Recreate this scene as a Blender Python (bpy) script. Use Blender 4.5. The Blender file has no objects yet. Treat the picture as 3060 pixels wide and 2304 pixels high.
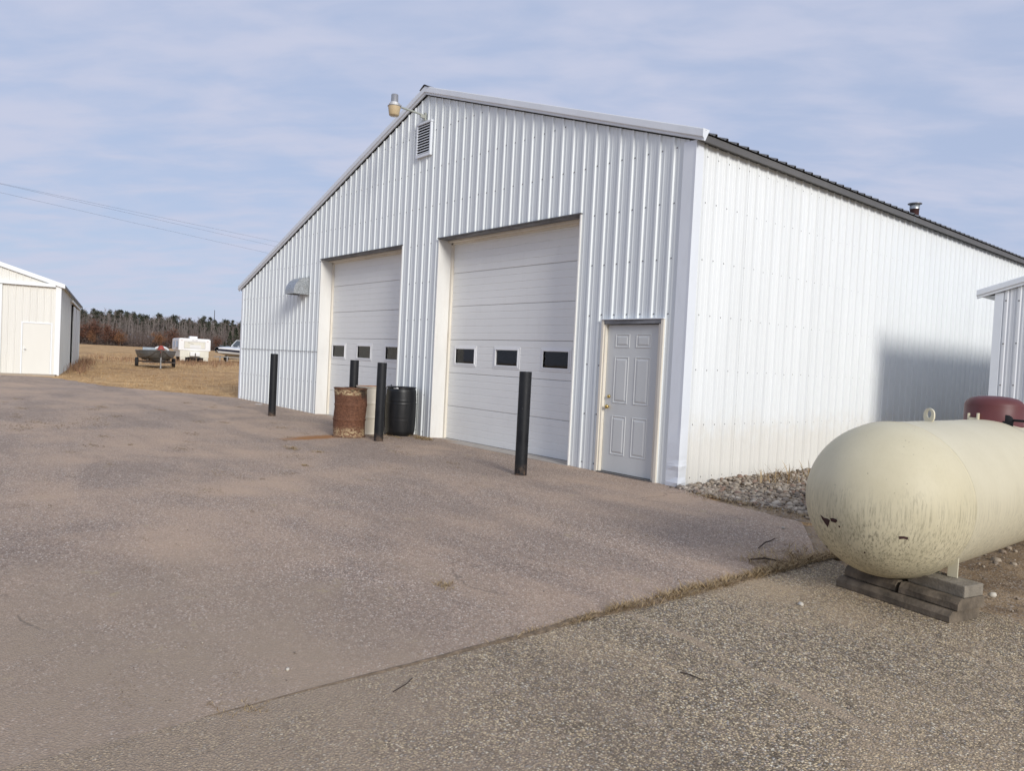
import bpy, bmesh, math, random
from mathutils import Vector, Matrix, noise as mnoise
R = math.radians
random.seed(7)
sc = bpy.context.scene
col = sc.collection

# ---------------------------------------------------------------- camera
CAM = Vector((5.7546, -7.5697, 1.4442))
cd = bpy.data.cameras.new('camera'); cam = bpy.data.objects.new('camera', cd); col.objects.link(cam)
cd.sensor_width = 36.0; cd.sensor_fit = 'HORIZONTAL'; cd.lens = 2209.95/3060*36
cd.clip_start = 0.05; cd.clip_end = 6000
cam.matrix_world = Matrix.Translation(CAM) @ Matrix.Rotation(0.877, 4, 'Z') @ Matrix.Rotation(math.pi/2-0.0293, 4, 'X') @ Matrix.Rotation(0.0497, 4, 'Z')
sc.camera = cam

# ---------------------------------------------------------------- light
SUN_EL = R(22.5); SUN_H = Vector((0.97, -0.235, 0)).normalized()
sun_dir = Vector((SUN_H.x*math.cos(SUN_EL), SUN_H.y*math.cos(SUN_EL), math.sin(SUN_EL)))
sl = bpy.data.lights.new('sun', 'SUN'); sl.energy = 2.0; sl.angle = R(17); sl.color = (1.0, 0.965, 0.91)
so = bpy.data.objects.new('sun', sl); col.objects.link(so)
so.rotation_euler = sun_dir.to_track_quat('Z', 'Y').to_euler(); so.location = (20, -10, 30)

w = bpy.data.worlds.new('World'); sc.world = w; w.use_nodes = True
nt = w.node_tree; N = nt.nodes; L = nt.links
for n in list(N): N.remove(n)
out = N.new('ShaderNodeOutputWorld'); bg = N.new('ShaderNodeBackground'); bg.inputs['Strength'].default_value = 0.105
sky = N.new('ShaderNodeTexSky'); sky.sky_type = 'NISHITA'; sky.sun_disc = False
sky.sun_elevation = SUN_EL; sky.sun_rotation = math.atan2(SUN_H.x, SUN_H.y)
sky.air_density = 1.0; sky.dust_density = 0.6; sky.ozone_density = 2.0
tc = N.new('ShaderNodeTexCoord'); sx = N.new('ShaderNodeSeparateXYZ'); L.new(tc.outputs['Generated'], sx.inputs[0])
def wm(op, a, b=None):
    m = N.new('ShaderNodeMath'); m.operation = op
    for i, v in enumerate((a, b)):
        if v is None: continue
        if isinstance(v, (int, float)): m.inputs[i].default_value = v
        else: L.new(v, m.inputs[i])
    return m.outputs[0]
den = wm('ADD', wm('MAXIMUM', sx.outputs['Z'], 0.0), 0.14)
cx = wm('DIVIDE', sx.outputs['X'], den); cy = wm('DIVIDE', sx.outputs['Y'], den)
cmb = N.new('ShaderNodeCombineXYZ'); L.new(cx, cmb.inputs[0]); L.new(cy, cmb.inputs[1])
mp = N.new('ShaderNodeMapping'); L.new(cmb.outputs[0], mp.inputs[0]); mp.vector_type = 'TEXTURE'; mp.inputs['Rotation'].default_value = (0, 0, R(44)); mp.inputs['Scale'].default_value = (1.25, 0.62, 1)
def wnoise(scale, detail, rough, dist=0.0):
    n = N.new('ShaderNodeTexNoise'); n.inputs['Scale'].default_value = scale; n.inputs['Detail'].default_value = detail
    n.inputs['Roughness'].default_value = rough; n.inputs['Distortion'].default_value = dist
    L.new(mp.outputs[0], n.inputs['Vector']); return n.outputs['Fac']
n1 = wnoise(4.2, 6, 0.52, 0.25); n2 = wnoise(1.1, 3, 0.5, 0.3)
cl = wm('ADD', wm('MULTIPLY', n1, 0.52), wm('MULTIPLY', n2, 0.48))
ramp = N.new('ShaderNodeValToRGB'); L.new(cl, ramp.inputs[0])
ramp.color_ramp.interpolation = 'EASE'
ramp.color_ramp.elements[0].position = 0.37; ramp.color_ramp.elements[0].color = (0.22, 0.22, 0.22, 1)
ramp.color_ramp.elements[1].position = 0.64; ramp.color_ramp.elements[1].color = (0.88, 0.88, 0.88, 1)
mixc = N.new('ShaderNodeMix'); mixc.data_type = 'RGBA'
L.new(ramp.outputs[0], mixc.inputs['Factor']); veil = N.new('ShaderNodeMix'); veil.data_type = 'RGBA'; veil.inputs['Factor'].default_value = 0.84; L.new(sky.outputs[0], veil.inputs['A']); veil.inputs['B'].default_value = (2.95, 3.62, 5.15, 1); L.new(veil.outputs['Result'], mixc.inputs['A']); mixc.inputs['B'].default_value = (4.20, 4.42, 5.50, 1)
L.new(mixc.outputs['Result'], bg.inputs['Color']); L.new(bg.outputs[0], out.inputs[0])

sc.view_settings.view_transform = 'Standard'; sc.view_settings.look = 'None'
sc.view_settings.exposure = 0.42; sc.view_settings.gamma = 1.0; sc.view_settings.use_curve_mapping = False
sc.render.film_transparent = False
sc.cycles.max_bounces = 8; sc.cycles.transparent_max_bounces = 8

# ---------------------------------------------------------------- material helper
class NM:
    def __init__(s, name, rough=0.6, metal=0.0, spec=0.5):
        s.m = bpy.data.materials.new(name); s.m.use_nodes = True; s.t = s.m.node_tree
        s.b = s.t.nodes['Principled BSDF']; s.b.inputs['Roughness'].default_value = rough
        s.b.inputs['Metallic'].default_value = metal; s.b.inputs['Specular IOR Level'].default_value = spec
    def n(s, typ, **kw):
        x = s.t.nodes.new(typ)
        for k, v in kw.items(): setattr(x, k, v)
        return x
    def put(s, sock, v):
        if hasattr(v, 'is_output'): s.t.links.new(v, sock)
        elif isinstance(v, (tuple, list)) and sock.type == 'RGBA': sock.default_value = (*v[:3], 1)
        else: sock.default_value = v
    def pos(s, kind='world', scale=(1, 1, 1)):
        if kind == 'world': o = s.n('ShaderNodeNewGeometry').outputs['Position']
        else: o = s.n('ShaderNodeTexCoord').outputs['Object']
        if scale != (1, 1, 1):
            mp = s.n('ShaderNodeMapping'); s.put(mp.inputs[0], o); mp.inputs['Scale'].default_value = scale; o = mp.outputs[0]
        return o
    def noise(s, vec, scale, detail=4, rough=0.55, dist=0.0):
        x = s.n('ShaderNodeTexNoise'); s.put(x.inputs['Vector'], vec); x.inputs['Scale'].default_value = scale
        x.inputs['Detail'].default_value = detail; x.inputs['Roughness'].default_value = rough; x.inputs['Distortion'].default_value = dist
        return x.outputs['Fac']
    def vor(s, vec, scale, feature='F1', rand=1.0):
        x = s.n('ShaderNodeTexVoronoi', feature=feature); s.put(x.inputs['Vector'], vec); x.inputs['Scale'].default_value = scale
        x.inputs['Randomness'].default_value = rand
        return x
    def ramp(s, fac, stops, interp='LINEAR'):
        x = s.n('ShaderNodeValToRGB'); s.put(x.inputs[0], fac); cr = x.color_ramp; cr.interpolation = interp
        while len(cr.elements) < len(stops): cr.elements.new(0.5)
        for e, (p, c) in zip(cr.elements, stops):
            e.position = p; e.color = (c, c, c, 1) if isinstance(c, (int, float)) else (*c[:3], 1)
        return x.outputs[0]
    def mix(s, f, a, b, blend='MIX'):
        x = s.n('ShaderNodeMix', data_type='RGBA', blend_type=blend); s.put(x.inputs['Factor'], f); s.put(x.inputs['A'], a); s.put(x.inputs['B'], b)
        return x.outputs['Result']
    def math(s, op, a, b=0.0, clamp=False):
        x = s.n('ShaderNodeMath', operation=op, use_clamp=clamp); s.put(x.inputs[0], a); s.put(x.inputs[1], b); return x.outputs[0]
    def sep(s, v):
        x = s.n('ShaderNodeSeparateXYZ'); s.put(x.inputs[0], v); return x.outputs
    def col(s, v): s.put(s.b.inputs['Base Color'], v); return s
    def rough(s, v): s.put(s.b.inputs['Roughness'], v); return s
    def bump(s, h, strength=0.3, dist=0.01):
        x = s.n('ShaderNodeBump'); s.put(x.inputs['Height'], h); x.inputs['Strength'].default_value = strength; x.inputs['Distance'].default_value = dist
        s.put(s.b.inputs['Normal'], x.outputs[0]); return s

def paint(name, c, var=0.06, rough=0.45, dirt=0.0, dirtc=(0.30, 0.25, 0.18), scale=1.5, bump=0.0, bscale=6, spec=0.4, kind='world', stretch=(1, 1, 0.25), metal=0.0):
    m = NM(name, rough, metal, spec); v = m.pos(kind, stretch)
    n = m.noise(v, scale, 5, 0.6)
    c1 = tuple(x*(1-var) for x in c); c2 = tuple(min(1, x*(1+var)) for x in c)
    o = m.mix(m.ramp(n, [(0.3, 0), (0.7, 1)]), c1, c2)
    if dirt:
        d = m.noise(m.pos(kind, (3, 3, 0.6)), 2.2, 6, 0.7)
        o = m.mix(m.math('MULTIPLY', m.ramp(d, [(0.52, 0), (0.78, 1)]), dirt), o, dirtc)
    m.col(o)
    m.rough(m.math('ADD', m.math('MULTIPLY', n, 0.18), rough-0.09))
    if bump: m.bump(m.noise(v, bscale, 3, 0.5), bump, 0.01)
    return m.m

# siding: white steel sheets with faint dusty staining low down and slight oil canning
def siding_mat(name, c, stain=0.35):
    m = NM(name, 0.42, 0, 0.35); P = m.pos('world'); v = m.pos('world', (1, 1, 0.12))
    n = m.noise(v, 2.4, 4, 0.55)
    o = m.mix(m.ramp(n, [(0.3, 0), (0.7, 1)]), tuple(x*0.96 for x in c), tuple(min(1, x*1.025) for x in c))
    st = m.noise(m.pos('world', (9, 9, 0.7)), 1.6, 5, 0.65)
    o = m.mix(m.math('MULTIPLY', m.ramp(st, [(0.55, 0), (0.8, 1)]), 0.10), o, (0.45, 0.43, 0.38))
    z = m.sep(P)[2]
    band = m.math('ADD', z, m.math('MULTIPLY', m.noise(m.pos('world', (2, 2, 2)), 2.0, 4, 0.7), -0.9))
    low = m.ramp(m.math('MULTIPLY', band, 0.6), [(0.0, 1), (0.35, 0)], 'EASE')
    o = m.mix(m.math('MULTIPLY', low, stain), o, (0.66, 0.58, 0.44))
    m.col(o); m.bump(m.noise(m.pos('world', (1, 1, 0.35)), 2.2, 2, 0.5), 0.10, 0.03)
    return m.m
M = {}
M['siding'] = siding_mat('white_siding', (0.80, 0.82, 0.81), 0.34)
M['siding_front'] = siding_mat('white_siding_front', (0.765, 0.80, 0.795), 0.06)  # same white paint, darker and cooler to carry the sky-lit tone of the front
M['siding_shed'] = siding_mat('grey_white_siding', (0.70, 0.72, 0.74), 0.08)
M['siding_cream'] = siding_mat('cream_siding', (0.77, 0.755, 0.69), 0.04)
M['siding_green'] = paint('pale_side_siding', (0.66, 0.68, 0.64), 0.05)
M['trim'] = paint('white_trim', (0.76, 0.79, 0.82), 0.04, 0.38, dirt=0.10, bump=0.05, bscale=2)
M['trim_cream'] = paint('cream_trim', (0.80, 0.82, 0.82), 0.03, 0.4)
M['jamb'] = paint('jamb_metal', (0.76, 0.75, 0.71), 0.06, 0.45, dirt=0.20, dirtc=(0.42, 0.32, 0.2))
M['woodstop'] = paint('painted_wood', (0.74, 0.69, 0.59), 0.08, 0.6, dirt=0.35, dirtc=(0.40, 0.28, 0.16))
M['headboard'] = paint('weathered_shaded_board', (0.20, 0.205, 0.215), 0.5, 0.75, dirt=0.5, dirtc=(0.52, 0.50, 0.47), stretch=(0.4, 1, 3), scale=7)  # weathered entry header; same dark tone stands for shade on door head soffits
M['doorpanel'] = paint('overhead_door_paint', (0.80, 0.80, 0.77), 0.03, 0.4, dirt=0.10, stretch=(0.4, 1, 1), dirtc=(0.45, 0.43, 0.4))
M['entry'] = paint('grey_door_paint', (0.60, 0.61, 0.595), 0.04, 0.42, dirt=0.06)
M['brass'] = paint('brass', (0.62, 0.45, 0.16), 0.1, 0.28, metal=1.0)
M['chrome'] = paint('dull_chrome', (0.55, 0.55, 0.53), 0.1, 0.35, metal=1.0)
M['winframe'] = paint('window_frame_white', (0.80, 0.80, 0.79), 0.03, 0.4)
M['rubber'] = paint('black_rubber', (0.02, 0.02, 0.021), 0.2, 0.8)
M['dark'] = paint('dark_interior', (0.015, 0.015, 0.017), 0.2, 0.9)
M['curtain'] = paint('dark_curtain', (0.115, 0.14, 0.165), 0.25, 0.9, stretch=(6, 1, 0.3), scale=4)
M['fascia'] = paint('grey_brown_eave', (0.125, 0.12, 0.115), 0.15, 0.5)
M['roof'] = paint('galvanised_roof', (0.20, 0.205, 0.21), 0.12, 0.45, metal=0.3)
M['galv'] = None
def galv():
    m = NM('spangled_galvanised', 0.45, 0.75, 0.5); v = m.vor(m.pos('object'), 55)
    o = m.mix(m.ramp(v.outputs['Color'], [(0.2, 0), (0.8, 1)]), (0.30, 0.32, 0.33), (0.52, 0.54, 0.55))
    o = m.mix(m.math('MULTIPLY', m.ramp(m.noise(m.pos('object'), 7, 5, 0.7), [(0.55, 0), (0.75, 1)]), 0.4), o, (0.25, 0.2, 0.15))
    m.col(o); return m.m
M['galv'] = galv()
M['concrete'] = paint('concrete_sill', (0.42, 0.38, 0.33), 0.12, 0.85, dirt=0.4, dirtc=(0.2, 0.16, 0.12), stretch=(1, 1, 1), scale=6, bump=0.3, bscale=40)
M['screw'] = paint('weathered_screw', (0.17, 0.165, 0.16), 0.2, 0.5, metal=0.4)
def glass():
    m = bpy.data.materials.new('window_glass'); m.use_nodes = True; t = m.node_tree
    for n in list(t.nodes): t.nodes.remove(n)
    o = t.nodes.new('ShaderNodeOutputMaterial'); mx = t.nodes.new('ShaderNodeMixShader'); tr = t.nodes.new('ShaderNodeBsdfTransparent'); gl = t.nodes.new('ShaderNodeBsdfGlossy')
    fr = t.nodes.new('ShaderNodeFresnel'); fr.inputs[0].default_value = 1.5; tr.inputs[0].default_value = (0.93, 0.955, 0.96, 1); gl.inputs['Roughness'].default_value = 0.03
    t.links.new(fr.outputs[0], mx.inputs[0]); t.links.new(tr.outputs[0], mx.inputs[1]); t.links.new(gl.outputs[0], mx.inputs[2]); t.links.new(mx.outputs[0], o.inputs[0])
    return m
M['glass'] = glass()

# black painted pipe with scuffs
def blackpipe():
    m = NM('black_pipe_paint', 0.5, 0, 0.28); P = m.pos('object', (3, 3, 1.2))
    s = m.ramp(m.noise(P, 9, 7, 0.75, 0.6), [(0.62, 0), (0.70, 1)])
    g = m.noise(m.pos('object'), 3.0, 5, 0.6)
    o = m.mix(m.ramp(g, [(0.35, 0), (0.7, 1)]), (0.007, 0.0075, 0.009), (0.018, 0.019, 0.021))
    o = m.mix(m.math('MULTIPLY', s, 0.5), o, (0.20, 0.185, 0.17))
    z = m.sep(m.pos('object'))[2]
    b = m.math('MULTIPLY', m.ramp(z, [(0.0, 1), (0.16, 0)]), m.ramp(m.noise(m.pos('object'), 14, 5, 0.7), [(0.42, 0), (0.62, 1)]))
    o = m.mix(m.math('MULTIPLY', b, 0.7), o, (0.20, 0.13, 0.085))
    m.col(o); m.rough(m.ramp(g, [(0.3, 0.45), (0.7, 0.65)])); m.bump(m.noise(P, 18, 4, 0.6), 0.15, 0.004); return m.m
M['bollard'] = blackpipe()
def rustdrum():
    m = NM('rusted_drum', 0.75, 0, 0.3); P = m.pos('object')
    a = m.noise(P, 5, 6, 0.7, 0.6); b = m.noise(m.pos('object', (1, 1, 1.4)), 26, 6, 0.75, 1.0)
    o = m.ramp(b, [(0.25, (0.032, 0.014, 0.009)), (0.42, (0.10, 0.042, 0.024)), (0.56, (0.18, 0.082, 0.046)), (0.75, (0.31, 0.155, 0.085))])
    o = m.mix(m.ramp(a, [(0.40, 0), (0.75, 0.5)]), o, (0.105, 0.05, 0.03))
    z = m.sep(P)[2]
    bandA = m.ramp(z, [(0.73, 0), (0.76, 1), (0.83, 1), (0.86, 0.0)]); bandB = m.ramp(z, [(0.02, 0.6), (0.05, 1), (0.13, 0.7), (0.2, 0)])
    f = m.noise(m.pos('object', (1, 1, 1.6)), 17, 7, 0.8, 0.8)
    pm = m.math('MULTIPLY', m.math('MAXIMUM', bandA, bandB), m.ramp(f, [(0.47, 0), (0.58, 1)]))
    o = m.mix(pm, o, (0.55, 0.43, 0.25))
    k = m.noise(m.pos('object', (0.8, 0.8, 1)), 3.3, 4, 0.6); x = m.sep(P)[0]
    so_ = m.math('MULTIPLY', m.ramp(z, [(0.60, 0), (0.76, 1)]), m.ramp(k, [(0.53, 0), (0.60, 1)]))
    o = m.mix(m.math('MULTIPLY', so_, 0.85), o, (0.016, 0.014, 0.012))
    m.col(o); m.bump(b, 0.5, 0.006); return m.m
M['rust'] = rustdrum()
M['rustlid'] = paint('orange_rust', (0.32, 0.12, 0.035), 0.35, 0.8, stretch=(1, 1, 1), scale=9, dirt=0.5, dirtc=(0.1, 0.05, 0.03))
M['drumwhite'] = paint('dirty_white_drum', (0.62, 0.57, 0.47), 0.10, 0.5, dirt=0.35, dirtc=(0.34, 0.28, 0.17), kind='object', scale=3)
M['drumblack'] = paint('black_plastic_drum', (0.008, 0.0085, 0.0095), 0.3, 0.38, dirt=0.15, dirtc=(0.09, 0.08, 0.07), kind='object', scale=4, bump=0.06)
def tankmat():
    m = NM('cream_tank_paint', 0.42, 0, 0.4); P = m.pos('object')
    o = m.mix(m.ramp(m.noise(P, 2.2, 4, 0.6), [(0.3, 0), (0.7, 1)]), (0.575, 0.515, 0.345), (0.64, 0.58, 0.405))
    z = m.sep(P)[2]
    st = m.noise(m.pos('object', (62, 62, 1.8)), 1.0, 5, 0.75)
    fine = m.noise(m.pos('object', (110, 110, 9)), 1.0, 4, 0.8)
    zone = m.ramp(m.math('ADD', z, m.math('MULTIPLY', m.noise(P, 3, 4, 0.6), -0.35)), [(0.0, 1), (0.25, 0.95), (0.45, 0.55), (0.66, 0.05)], 'EASE')
    # object origin is at the ground below the head; axis height about .67, so this zone is the lower half
    k = m.math('MULTIPLY', m.ramp(st, [(0.45, 0), (0.58, 1)]), m.ramp(fine, [(0.44, 0), (0.54, 1)]))
    o = m.mix(m.math('MULTIPLY', m.math('MULTIPLY', k, zone), 0.75), o, (0.10, 0.09, 0.062))
    gr = m.ramp(m.noise(m.pos('object', (7, 7, 1.2)), 1.3, 5, 0.7), [(0.46, 0), (0.75, 1)])
    o = m.mix(m.math('MULTIPLY', m.math('MULTIPLY', gr, zone), 0.55), o, (0.36, 0.33, 0.22))
    yy = m.sep(P)[1]; wob = m.math('ADD', yy, m.math('MULTIPLY', m.math('SUBTRACT', m.noise(P, 9, 4, 0.7), 0.5), 0.05))
    o = m.mix(m.math('MULTIPLY', m.ramp(wob, [(0.0, 0), (0.02, 1)]), 0.30), o, (0.66, 0.62, 0.49))
    ring = m.math('ABSOLUTE', m.math('SUBTRACT', m.math('ADD', yy, m.math('MULTIPLY', m.math('SUBTRACT', m.noise(P, 14, 4, 0.7), 0.5), 0.02)), 0.004))
    o = m.mix(m.math('MULTIPLY', m.ramp(ring, [(0.003, 0.5), (0.010, 0)]), m.ramp(m.noise(P, 6, 4, 0.7), [(0.35, 0.2), (0.6, 1)])), o, (0.17, 0.145, 0.095))
    sp = m.vor(m.pos('object', (1, 1, 0.6)), 26); 
    s2 = m.math('MULTIPLY', m.ramp(sp.outputs['Distance'], [(0.05, 1), (0.09, 0)]), m.ramp(m.noise(P, 5, 3, 0.6), [(0.5, 0), (0.62, 1)]))
    o = m.mix(m.math('MULTIPLY', s2, 0.8), o, (0.09, 0.06, 0.045))
    m.col(o); m.rough(m.ramp(st, [(0.3, 0.48), (0.7, 0.62)])); m.bump(m.noise(P, 4, 3, 0.5), 0.05, 0.02); return m.m
M['tank'] = tankmat()
M['tanktrim'] = paint('cream_bracket', (0.66, 0.61, 0.45), 0.08, 0.5, dirt=0.2, kind='object')
M['dome'] = paint('maroon_dome', (0.125, 0.036, 0.034), 0.10, 0.5, dirt=0.10, dirtc=(0.3, 0.2, 0.18), kind='object', stretch=(1, 1, 1), scale=5)
M['chip'] = paint('rust_chip', (0.055, 0.025, 0.022), 0.3, 0.8, stretch=(1, 1, 1), scale=30)
M['block'] = paint('dark_concrete_block', (0.150, 0.120, 0.086), 0.5, 0.9, dirt=0.5, dirtc=(0.035, 0.032, 0.03), stretch=(1, 1, 1), scale=9, bump=0.5, bscale=60)  # darker brown-grey tone for the lower block courses
M['block2'] = paint('dry_concrete_block', (0.24, 0.21, 0.165), 0.25, 0.92, dirt=0.4, dirtc=(0.10, 0.09, 0.075), stretch=(1, 1, 1), scale=14, bump=0.6, bscale=80)

# pavement: exposed aggregate in binder, sandy drifts
def pave(name, stones, binder, sandc, size, sand_lo, sand_hi, big=0.35, bump=0.5, streak=None, gap=0.72, bl_amt=0.6):
    m = NM(name, 0.88, 0, 0.22); P = m.pos('world')
    wv = m.n('ShaderNodeVectorMath', operation='ADD'); nz = m.n('ShaderNodeTexNoise'); m.put(nz.inputs['Vector'], P); nz.inputs['Scale'].default_value = size*0.9; nz.inputs['Detail'].default_value = 1
    sc_ = m.n('ShaderNodeVectorMath', operation='SCALE'); m.put(sc_.inputs[0], nz.outputs['Color']); sc_.inputs['Scale'].default_value = 0.9/size; m.put(wv.inputs[0], P); m.put(wv.inputs[1], sc_.outputs[0]); Q = wv.outputs[0]
    v = m.vor(Q, size); s = m.sep(v.outputs['Color'])
    o = m.ramp(s[0], stones, 'CONSTANT')
    o = m.mix(m.ramp(v.outputs['Distance'], [(0.38, 0), (0.62, 0.85)]), o, binder)
    o = m.mix(m.ramp(s[1], [(0.0, 0), (gap, 0.0), (gap+0.01, bl_amt)], 'CONSTANT'), o, binder)
    # individual bigger stones
    v2 = m.vor(Q, size*0.33); s2 = m.sep(v2.outputs['Color'])
    o = m.mix(m.math('MULTIPLY', m.ramp(v2.outputs['Distance'], [(0.16, 1), (0.24, 0)]), m.ramp(s2[0], [(0, 0), (0.66, 0), (0.67, 0.85)], 'CONSTANT')), o, m.ramp(s2[1], stones, 'CONSTANT'))
    f = m.noise(P, 42, 3, 0.7); fs = m.math('MULTIPLY', m.math('SUBTRACT', f, 0.5), 0.22)
    g1 = m.noise(P, 26, 4, 0.75); o = m.mix(m.ramp(g1, [(0.30, 0.42), (0.50, 0)]), o, tuple(c*0.6 for c in binder)); o = m.mix(m.ramp(g1, [(0.54, 0), (0.72, 0.40)]), o, tuple(min(1, c*1.35) for c in sandc))
    # wheel-swept lanes: long tonal streaks along the drive
    ln = m.n('ShaderNodeMapping'); m.put(ln.inputs[0], P); ln.inputs['Rotation'].default_value = (0, 0, R(14)); ln.inputs['Scale'].default_value = (0.16, 0.62, 1)
    a = m.noise(ln.outputs[0], 1.5, 5, 0.58, 0.5)
    o = m.mix(m.ramp(m.math('ADD', a, m.math('MULTIPLY', fs, 0.5)), [(0.38, 0.25), (0.52, 0.0)]), o, tuple(c*0.9 for c in binder))
    d = m.math('ADD', m.math('MULTIPLY', m.noise(P, big*1.6, 7, 0.62, 0.5), 0.55), m.math('MULTIPLY', a, 0.45))
    o = m.mix(m.ramp(m.math('ADD', d, fs), [(sand_lo, 0), (sand_hi, 0.8)]), o, sandc)
    # blown sand and mud gathered over the seam close to where the camera stands
    x = m.sep(P); dx = m.math('SUBTRACT', x[0], 2.6); dyy = m.math('ADD', x[1], 7.0)
    rr_ = m.math('SQRT', m.math('ADD', m.math('MULTIPLY', m.math('MULTIPLY', dx, dx), 0.7), m.math('MULTIPLY', dyy, dyy)))
    rr_ = m.math('ADD', rr_, m.math('MULTIPLY', m.math('SUBTRACT', m.noise(P, 1.6, 6, 0.65), 0.5), 3.2))
    o = m.mix(m.math('MULTIPLY', m.ramp(m.math('MULTIPLY', rr_, 0.4), [(0.30, 1), (1.0, 0)]), m.ramp(m.math('ADD', m.noise(P, 5, 5, 0.65), fs), [(0.30, 0.45), (0.60, 0.9)])), o, (0.37, 0.285, 0.205))
    # small tan smears and dark scuffs
    y = m.noise(P, 3.4, 4, 0.6, 0.2)
    o = m.mix(m.math('MULTIPLY', m.ramp(m.math('ADD', y, fs), [(0.64, 0), (0.73, 1)]), 0.6), o, (0.44, 0.345, 0.21))
    dk = m.noise(m.pos('world', (0.7, 1.4, 1)), 1.25, 6, 0.62, 0.6)
    o = m.mix(m.math('MULTIPLY', m.ramp(dk, [(0.68, 0), (0.80, 1)]), 0.35), o, (0.16, 0.13, 0.105))
    # hairline cracks
    cw = m.n('ShaderNodeVectorMath', operation='ADD'); c2 = m.n('ShaderNodeTexNoise'); m.put(c2.inputs['Vector'], P); c2.inputs['Scale'].default_value = 1.2; c2.inputs['Detail'].default_value = 5
    c3 = m.n('ShaderNodeVectorMath', operation='SCALE'); m.put(c3.inputs[0], c2.outputs['Color']); c3.inputs['Scale'].default_value = 0.9; m.put(cw.inputs[0], P); m.put(cw.inputs[1], c3.outputs[0])
    ce = m.vor(cw.outputs[0], 0.30, 'DISTANCE_TO_EDGE')
    ck = m.math('MULTIPLY', m.ramp(ce.outputs['Distance'], [(0.0, 1), (0.0028, 0)]), m.ramp(m.noise(P, 0.6, 2, 0.5), [(0.56, 0), (0.62, 1)]))
    o = m.mix(m.math('MULTIPLY', ck, 0.5), o, (0.12, 0.10, 0.08))
    if streak: o = streak(m, o, P, f)
    m.col(o)
    h = m.math('ADD', m.math('SUBTRACT', m.math('MULTIPLY', m.noise(P, 8, 4, 0.6), 1.2), m.ramp(v.outputs['Distance'], [(0.1, 0), (0.7, 1)])), m.math('MULTIPLY', ck, -1.5))
    m.bump(h, bump, 0.006); return m.m
def sand_crack(m, o, P, f):
    # shallow old crack packed with sand, running off from the seam
    x = m.sep(P); ln = m.math('ADD', m.math('ADD', x[1], 4.20), m.math('MULTIPLY', m.math('SUBTRACT', x[0], 2.9), 0.14))
    ln = m.math('ADD', ln, m.math('MULTIPLY', m.math('SUBTRACT', m.noise(P, 2.2, 4, 0.6), 0.5), 0.16))
    wd = m.math('ADD', m.math('ABSOLUTE', ln), m.math('MULTIPLY', m.math('SUBTRACT', m.noise(P, 9, 4, 0.7), 0.5), 0.09))
    on = m.math('MULTIPLY', m.ramp(m.math('MULTIPLY', x[0], 0.2), [(0.56, 0), (0.60, 1), (0.84, 1), (0.94, 0)]), m.ramp(m.noise(P, 1.8, 2, 0.5), [(0.38, 0.15), (0.55, 1)]))
    o = m.mix(m.math('MULTIPLY', m.math('MULTIPLY', m.ramp(wd, [(0.0, 1), (0.05, 0)]), on), 0.8), o, (0.48, 0.365, 0.25))
    return m.mix(m.math('MULTIPLY', m.math('MULTIPLY', m.ramp(m.math('ABSOLUTE', ln), [(0.0, 1), (0.008, 0)]), on), 0.5), o, (0.16, 0.12, 0.08))
def rust_run(m, o, P, f):
    # rust washed out of the drum across the asphalt
    mp = m.n('ShaderNodeMapping'); m.put(mp.inputs[0], P); mp.vector_type = 'TEXTURE'
    mp.inputs['Location'].default_value = (-6.15, -2.0, 0); mp.inputs['Rotation'].default_value = (0, 0, R(-75)); mp.inputs['Scale'].default_value = (0.85, 0.30, 1)
    x = m.sep(mp.outputs[0]); d = m.math('SQRT', m.math('ADD', m.math('MULTIPLY', x[0], x[0]), m.math('MULTIPLY', x[1], x[1])))
    d = m.math('ADD', d, m.math('MULTIPLY', m.math('SUBTRACT', m.noise(P, 6, 4, 0.7), 0.5), 0.9))
    return m.mix(m.math('MULTIPLY', m.ramp(d, [(0.45, 1), (1.15, 0)]), 0.85), o, (0.36, 0.16, 0.045))
M['asphalt'] = pave('worn_asphalt', [(0, (0.20, 0.145, 0.112)), (0.22, (0.50, 0.375, 0.295)), (0.45, (0.38, 0.31, 0.265)), (0.62, (0.70, 0.55, 0.435)), (0.80, (0.54, 0.475, 0.42)), (0.92, (0.92, 0.81, 0.68))],
                    (0.262, 0.198, 0.150), (0.55, 0.395, 0.275), 92, 0.44, 0.64, streak=rust_run)
M['oldpave'] = pave('old_coarse_pavement', [(0, (0.14, 0.108, 0.075)), (0.16, (0.46, 0.36, 0.25)), (0.34, (0.70, 0.55, 0.335)), (0.52, (0.54, 0.425, 0.325)), (0.66, (0.44, 0.40, 0.35)), (0.78, (0.88, 0.71, 0.45)), (0.92, (0.96, 0.86, 0.65))],
                    (0.15, 0.118, 0.080), (0.53, 0.395, 0.25), 94, 0.50, 0.68, big=0.5, bump=0.8, gap=0.78, bl_amt=0.55, streak=sand_crack)
def dirt():
    m = NM('sandy_dirt', 0.95, 0, 0.15); P = m.pos('world')
    o = m.ramp(m.noise(P, 2.2, 7, 0.65), [(0.3, (0.17, 0.12, 0.08)), (0.5, (0.32, 0.235, 0.15)), (0.72, (0.46, 0.35, 0.235))])
    v = m.vor(P, 60); s = m.sep(v.outputs['Color'])
    o = m.mix(m.ramp(s[0], [(0, 0), (0.78, 0), (0.79, 0.7)], 'CONSTANT'), o, m.ramp(s[1], [(0, (0.12, 0.10, 0.09)), (0.5, (0.35, 0.30, 0.25)), (1, (0.5, 0.45, 0.4))]))
    m.col(o); m.bump(m.math('ADD', m.noise(P, 14, 6, 0.7), m.math('MULTIPLY', v.outputs['Distance'], 0.4)), 0.8, 0.02); return m.m
M['dirt'] = dirt()
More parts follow.
